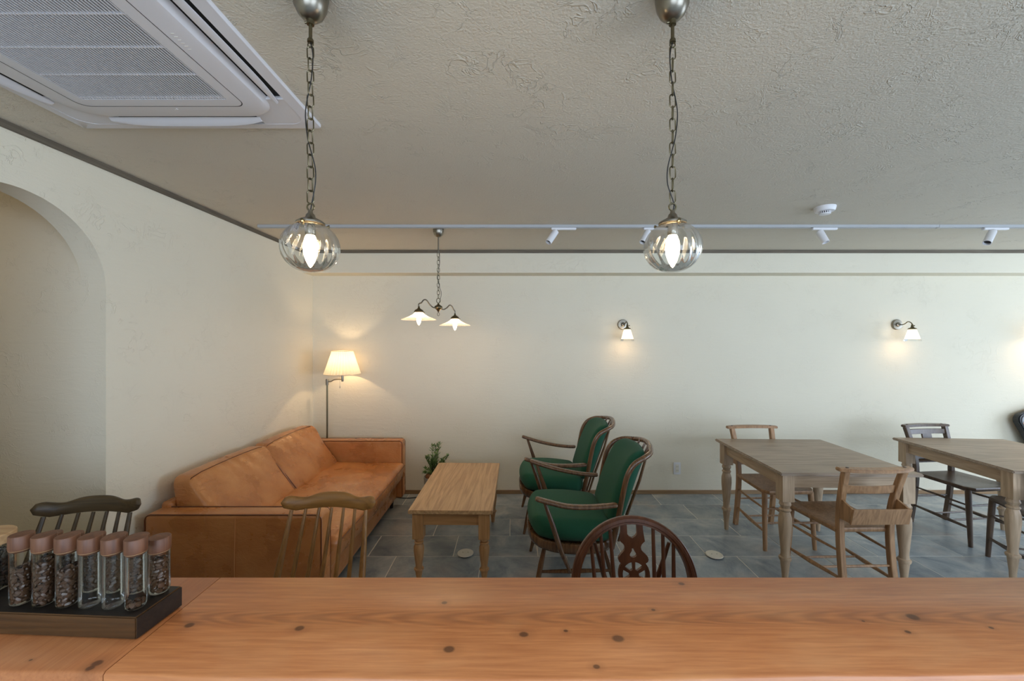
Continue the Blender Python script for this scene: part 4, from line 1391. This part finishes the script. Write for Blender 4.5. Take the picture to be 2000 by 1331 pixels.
MB().box((0, -.004, 0), (.070, .008, .120)).build('plate', M['white'], wo, bevel=.002)
MB().box((0, -.009, 0), (.034, .004, .078)).build('socket', M['plate'], wo, bevel=.001)
for zz in (-.018, .018):
    for xx in (-.006, .006):
        MB().box((xx, -.0112, zz), (.0022, .001, .009)).build('slot', M['black'], wo, smooth=False)

# ------------------------------------------------------------------ potted plant
pp = thing('potted_olive', 'small leafy olive plant in a pale grey pot behind the coffee table', 'plant', (-.715, 3.76, 0))
MB().lathe([(.065, 0), (.07, .01), (.085, .16), (.094, .275), (.094, .285), (.088, .285), (.084, .25)], (0, 0, 0), 28, cap0=True, cap1=True).build('pot', M['pot'], pp, ang=40)
MB().lathe([(.060, .15), (.078, .29), (.074, .30), (.070, .29)], (0, 0, 0), 24, cap0=True, cap1=True).build('inner_pot', M['terracotta'], pp)
MB().lathe([(.068, .280), (.03, .287), (.0, .289)], (0, 0, 0), 20).build('soil', M['soil'], pp)
rnd = random.Random(4)
stems = MB(); leaves = MB()
for s in range(16):
    a = rnd.uniform(0, 2 * PI); sp = rnd.uniform(.05, .16) if s > 1 else .02
    h = rnd.uniform(.06, .24) if s > 2 else .28
    p0 = Vector((rnd.uniform(-.02, .02), rnd.uniform(-.02, .02), .28))
    p1 = p0 + Vector((math.cos(a) * sp * .4, math.sin(a) * sp * .4, h * .55))
    p2 = p0 + Vector((math.cos(a) * sp, math.sin(a) * sp, h))
    pts = smoothpts([p0, p1, p2], 8)
    stems.tube(pts, [.003 - .0022 * i / (len(pts) - 1) for i in range(len(pts))], 5)
    for i, q in enumerate(pts[3:]):
        for side in range(4):
            la = rnd.uniform(0, 2 * PI)
            d = Vector((math.cos(la), math.sin(la), rnd.uniform(.1, 1.3))).normalized()
            ln = rnd.uniform(.028, .05); w = ln * .16
            sd_, up_ = frame_from(d)
            b = q; m_ = q + d * ln * .5 + up_ * .002; e = q + d * ln
            leaves.add([b, m_ + sd_ * w, e, m_ - sd_ * w, m_ + up_ * .0015, m_ - up_ * .001], [(0, 1, 4), (1, 2, 4), (2, 3, 4), (3, 0, 4), (1, 0, 5), (2, 1, 5), (3, 2, 5), (0, 3, 5)])
stems.build('stems', M['stem'], pp)
leaves.build('foliage', M['leaf'], pp, kind='stuff', smooth=False)

# ------------------------------------------------------------------ padded bag leaning at the right
bg = thing('board_bag', 'grey board bag with black rim and orange stripe leaning on the back wall', 'bag', (5.37, 3.925, 0.045))
rot = Matrix.Rotation(.16, 3, 'X') @ Matrix.Rotation(0.0, 3, 'Y')
rot = Matrix.Rotation(-.12, 3, 'X') @ Matrix.Rotation(-.32, 3, 'Y')
def bagshape(hw, h0, h1, r, n=8):
    pts = [(-hw * .62, h0), (hw * .62, h0)]
    for k in range(n + 1):
        a = PI / 2 * k / n
        pts.append((hw - r + r * math.sin(PI / 2 - (PI / 2 - a)) if False else hw - r + r * math.cos(a), h1 - r + r * math.sin(a)))
    for k in range(n + 1):
        a = PI / 2 + PI / 2 * k / n
        pts.append((-hw + r + r * math.cos(a), h1 - r + r * math.sin(a)))
    return pts
sh_ = lambda P, dx: [(x + 0.0 + (.86 - z) * .0, z) for x, z in P]
def bagpart(name, mat, P, y0, y1, bev=0.0, par=None):
    mb = MB().prism([(x, z * 1.0) for x, z in P], y0, y1, 'xz')
    mb.v = [tuple(rot @ Vector(v)) for v in mb.v]
    return mb.build(name, mat, par or bg, bevel=bev)
B = bagshape(.20, .02, .86, .07)
bagpart('rim', M['black'], B, -.030, .030, .008)
B2 = [(x * .92, .03 + (z - .02) * .968) for x, z in B]
fb = bagpart('front_panel', M['bag'], B2, -.036, -.028, .004)
bagpart('stripe', M['orange'], [(-.178, .755), (-.178, .775), (-.14, .815), (-.06, .832), (.05, .835), (.05, .815), (-.05, .812), (-.125, .795)], -.038, -.0355, 0, fb)
for P in ([(-.105, .765), (-.07, .765), (-.07, .785), (-.105, .785)], [(-.115, .745), (-.04, .745), (-.04, .752), (-.115, .752)], [(-.085, .715), (-.055, .715), (-.055, .745), (-.085, .745)],
          [(-.10, .60), (-.085, .60), (-.075, .70), (-.10, .70)], [(-.10, .50), (-.02, .50), (-.02, .56), (-.085, .56)], [(-.06, .60), (-.02, .60), (-.02, .70), (-.045, .70)]):
    bagpart('printed_mark', M['black'], P, -.0385, -.0355, 0, fb)

# ------------------------------------------------------------------ coffee bean jars on a tray
TA = -.054
ty = lambda x, base: base + (-.6615 - x) * .054
tray = thing('wooden_tray', 'dark scorched wooden tray holding the jars at the left end of the counter', 'tray', (-.885, .7825, cz), TA)
MB().box((0, 0, .0205), (.448, .095, .039)).build('board', M['tray'], tray, bevel=.002)
MB().box((0, 0, .0398), (.442, .089, .0012)).build('scorched_top', M['trayedge'], tray, smooth=False)
MB().box((.2245, 0, .0205), (.001, .092, .036)).build('scorched_end', M['trayedge'], tray, smooth=False)

def bean_verts(mb, c, rot, s):
    n0, n1 = 6, 4
    vs = []; fs = []
    vs.append(rot @ Vector((-.0058, 0, 0)) * s + c)
    for i in range(1, n1):
        a = PI * i / n1
        for j in range(n0):
            b = 2 * PI * j / n0
            p = Vector((-.0058 * math.cos(a), .0042 * math.sin(a) * math.cos(b), .0030 * math.sin(a) * math.sin(b)))
            vs.append(rot @ p * s + c)
    vs.append(rot @ Vector((.0058, 0, 0)) * s + c)
    last = len(vs) - 1
    for j in range(n0):
        fs.append((0, 1 + (j + 1) % n0, 1 + j))
        fs.append((last, last - n0 + j, last - n0 + (j + 1) % n0))
    for i in range(n1 - 2):
        for j in range(n0):
            a = 1 + i * n0 + j; b = 1 + i * n0 + (j + 1) % n0
            fs.append((a, b, b + n0, a + n0))
    mb.add(vs, fs)


def beans(mb, r, z0, z1, seed, s=1.0):
    rn = random.Random(seed)
    z = z0 + .0065
    while z < z1:
        for rr in ([r - .0045 * s, r * .45] if r < .02 else [r - .0045 * s, r - .013, r - .022]):
            n = max(1, int(2 * PI * rr / (.0098 * s)))
            ph = rn.uniform(0, 6)
            for k in range(n):
                a = ph + 2 * PI * k / n + rn.uniform(-.1, .1)
                c = Vector((rr * math.cos(a), rr * math.sin(a), z + rn.uniform(-.002, .002)))
                R = Matrix.Rotation(a, 3, 'Z') @ Matrix.Rotation(PI / 2 + rn.uniform(-.3, .3), 3, 'Y') @ Matrix.Rotation(rn.uniform(0, PI), 3, 'Z')
                R = Matrix.Rotation(a, 3, 'Z') @ Matrix.Rotation(PI / 2, 3, 'Y') @ Matrix.Rotation(PI / 2 + rn.uniform(-.9, .9), 3, 'Z') @ Matrix.Rotation(rn.uniform(-.3, .3), 3, 'X')
                bean_verts(mb, c, R, s * rn.uniform(.9, 1.08))
        z += .0062 * s


beancache = {}
def jar(label, x, y, fill, seed, hs=1.0, group='coffee bean jars on the tray'):
    t = thing('coffee_jar', label, 'jar', (x, y, cz + .0406), 0, group)
    k = .103 * hs; q = 1.0 if hs == 1.0 else 1.06
    MB().lathe([(.0, .001), (.012 * q, .001), (.0150 * q, .003), (.0160 * q, .008), (.0160 * q, k)], (0, 0, 0), 32).build('glass_tube', M['jar_glass'], t, ang=60)
    MB().torus((0, 0, k - .0005), .0160 * q, .0007, seg=32).build('glass_lip', M['lid_light'], t)
    MB().lathe([(.0135 * q, k - .005), (.0168 * q, k), (.0172 * q, k + .002), (.0172 * q, k + .024), (.0164 * q, k + .0255), (.006, k + .0262)], (0, 0, 0), 36, cap0=True, cap1=True).build('lid', M['lid'], t, ang=40)
    if fill > 0:
        mb = MB(); beans(mb, .0155, .002, fill, seed)
        mb.build('coffee_beans', M['bean'], t, kind='stuff')
    return t
front = [(-.915, .764, .066, 'jar two-thirds full of coffee beans, leftmost of the front row'),
         (-.869, .761, .082, 'jar nearly full of coffee beans, second from the left in the front row'),
         (-.823, .758, .066, 'jar two-thirds full of coffee beans, third from the left in the front row'),
         (-.778, .7555, 0, 'empty glass jar with walnut lid, fourth from the left in the front row'),
         (-.733, .753, 0, 'empty glass jar with walnut lid, fifth from the left in the front row'),
         (-.689, .7505, .012, 'jar with only a few coffee beans at the bottom, right end of the front row')]
for i, (x, y, f, lb) in enumerate(front):
    jar(lb, x, y, f, 10 + i)
jar('jar full of coffee beans at the back right corner of the tray', -.686, .797, .070, 31, .80)
behind = ['first empty jar from the right', 'middle empty jar gap', 'third bean jar from the left', 'second bean jar from the left', 'leftmost bean jar']
behind = ['the nearly empty jar', 'the right one of the two empty jars', 'the left one of the two empty jars', 'the third bean jar from the left', 'the second bean jar from the left']
for i in range(1, 6):
    jar('back-row coffee bean jar standing behind ' + behind[i - 1], -.686 - .0455 * i, .7975 + .0024 * i, .070, 31 + i, .80)
bj = thing('storage_jar', 'wider glass jar of dark beans with pale wooden lid at the left frame edge', 'jar', (-1.035, .803, cz + .0406))
MB().lathe([(.0, .001), (.034, .001), (.039, .004), (.041, .012), (.041, .072), (.036, .085), (.034, .092)], (0, 0, 0), 40).build('glass_body', M['jar_glass'], bj, ang=60)
MB().lathe([(.032, .088), (.040, .090), (.042, .092), (.042, .108), (.040, .110), (.01, .1105)], (0, 0, 0), 40, cap0=True, cap1=True).build('lid', M['lid_light'], bj, ang=40)
mb = MB(); beans(mb, .040, .002, .066, 77)
mb.build('coffee_beans', M['bean_dark'], bj, kind='stuff')

# warm lamp of the passage beyond the arch
lamp('passage_light', (-3.2, 1.35, 2.2), 2.2, (1, .78, .50), .06)
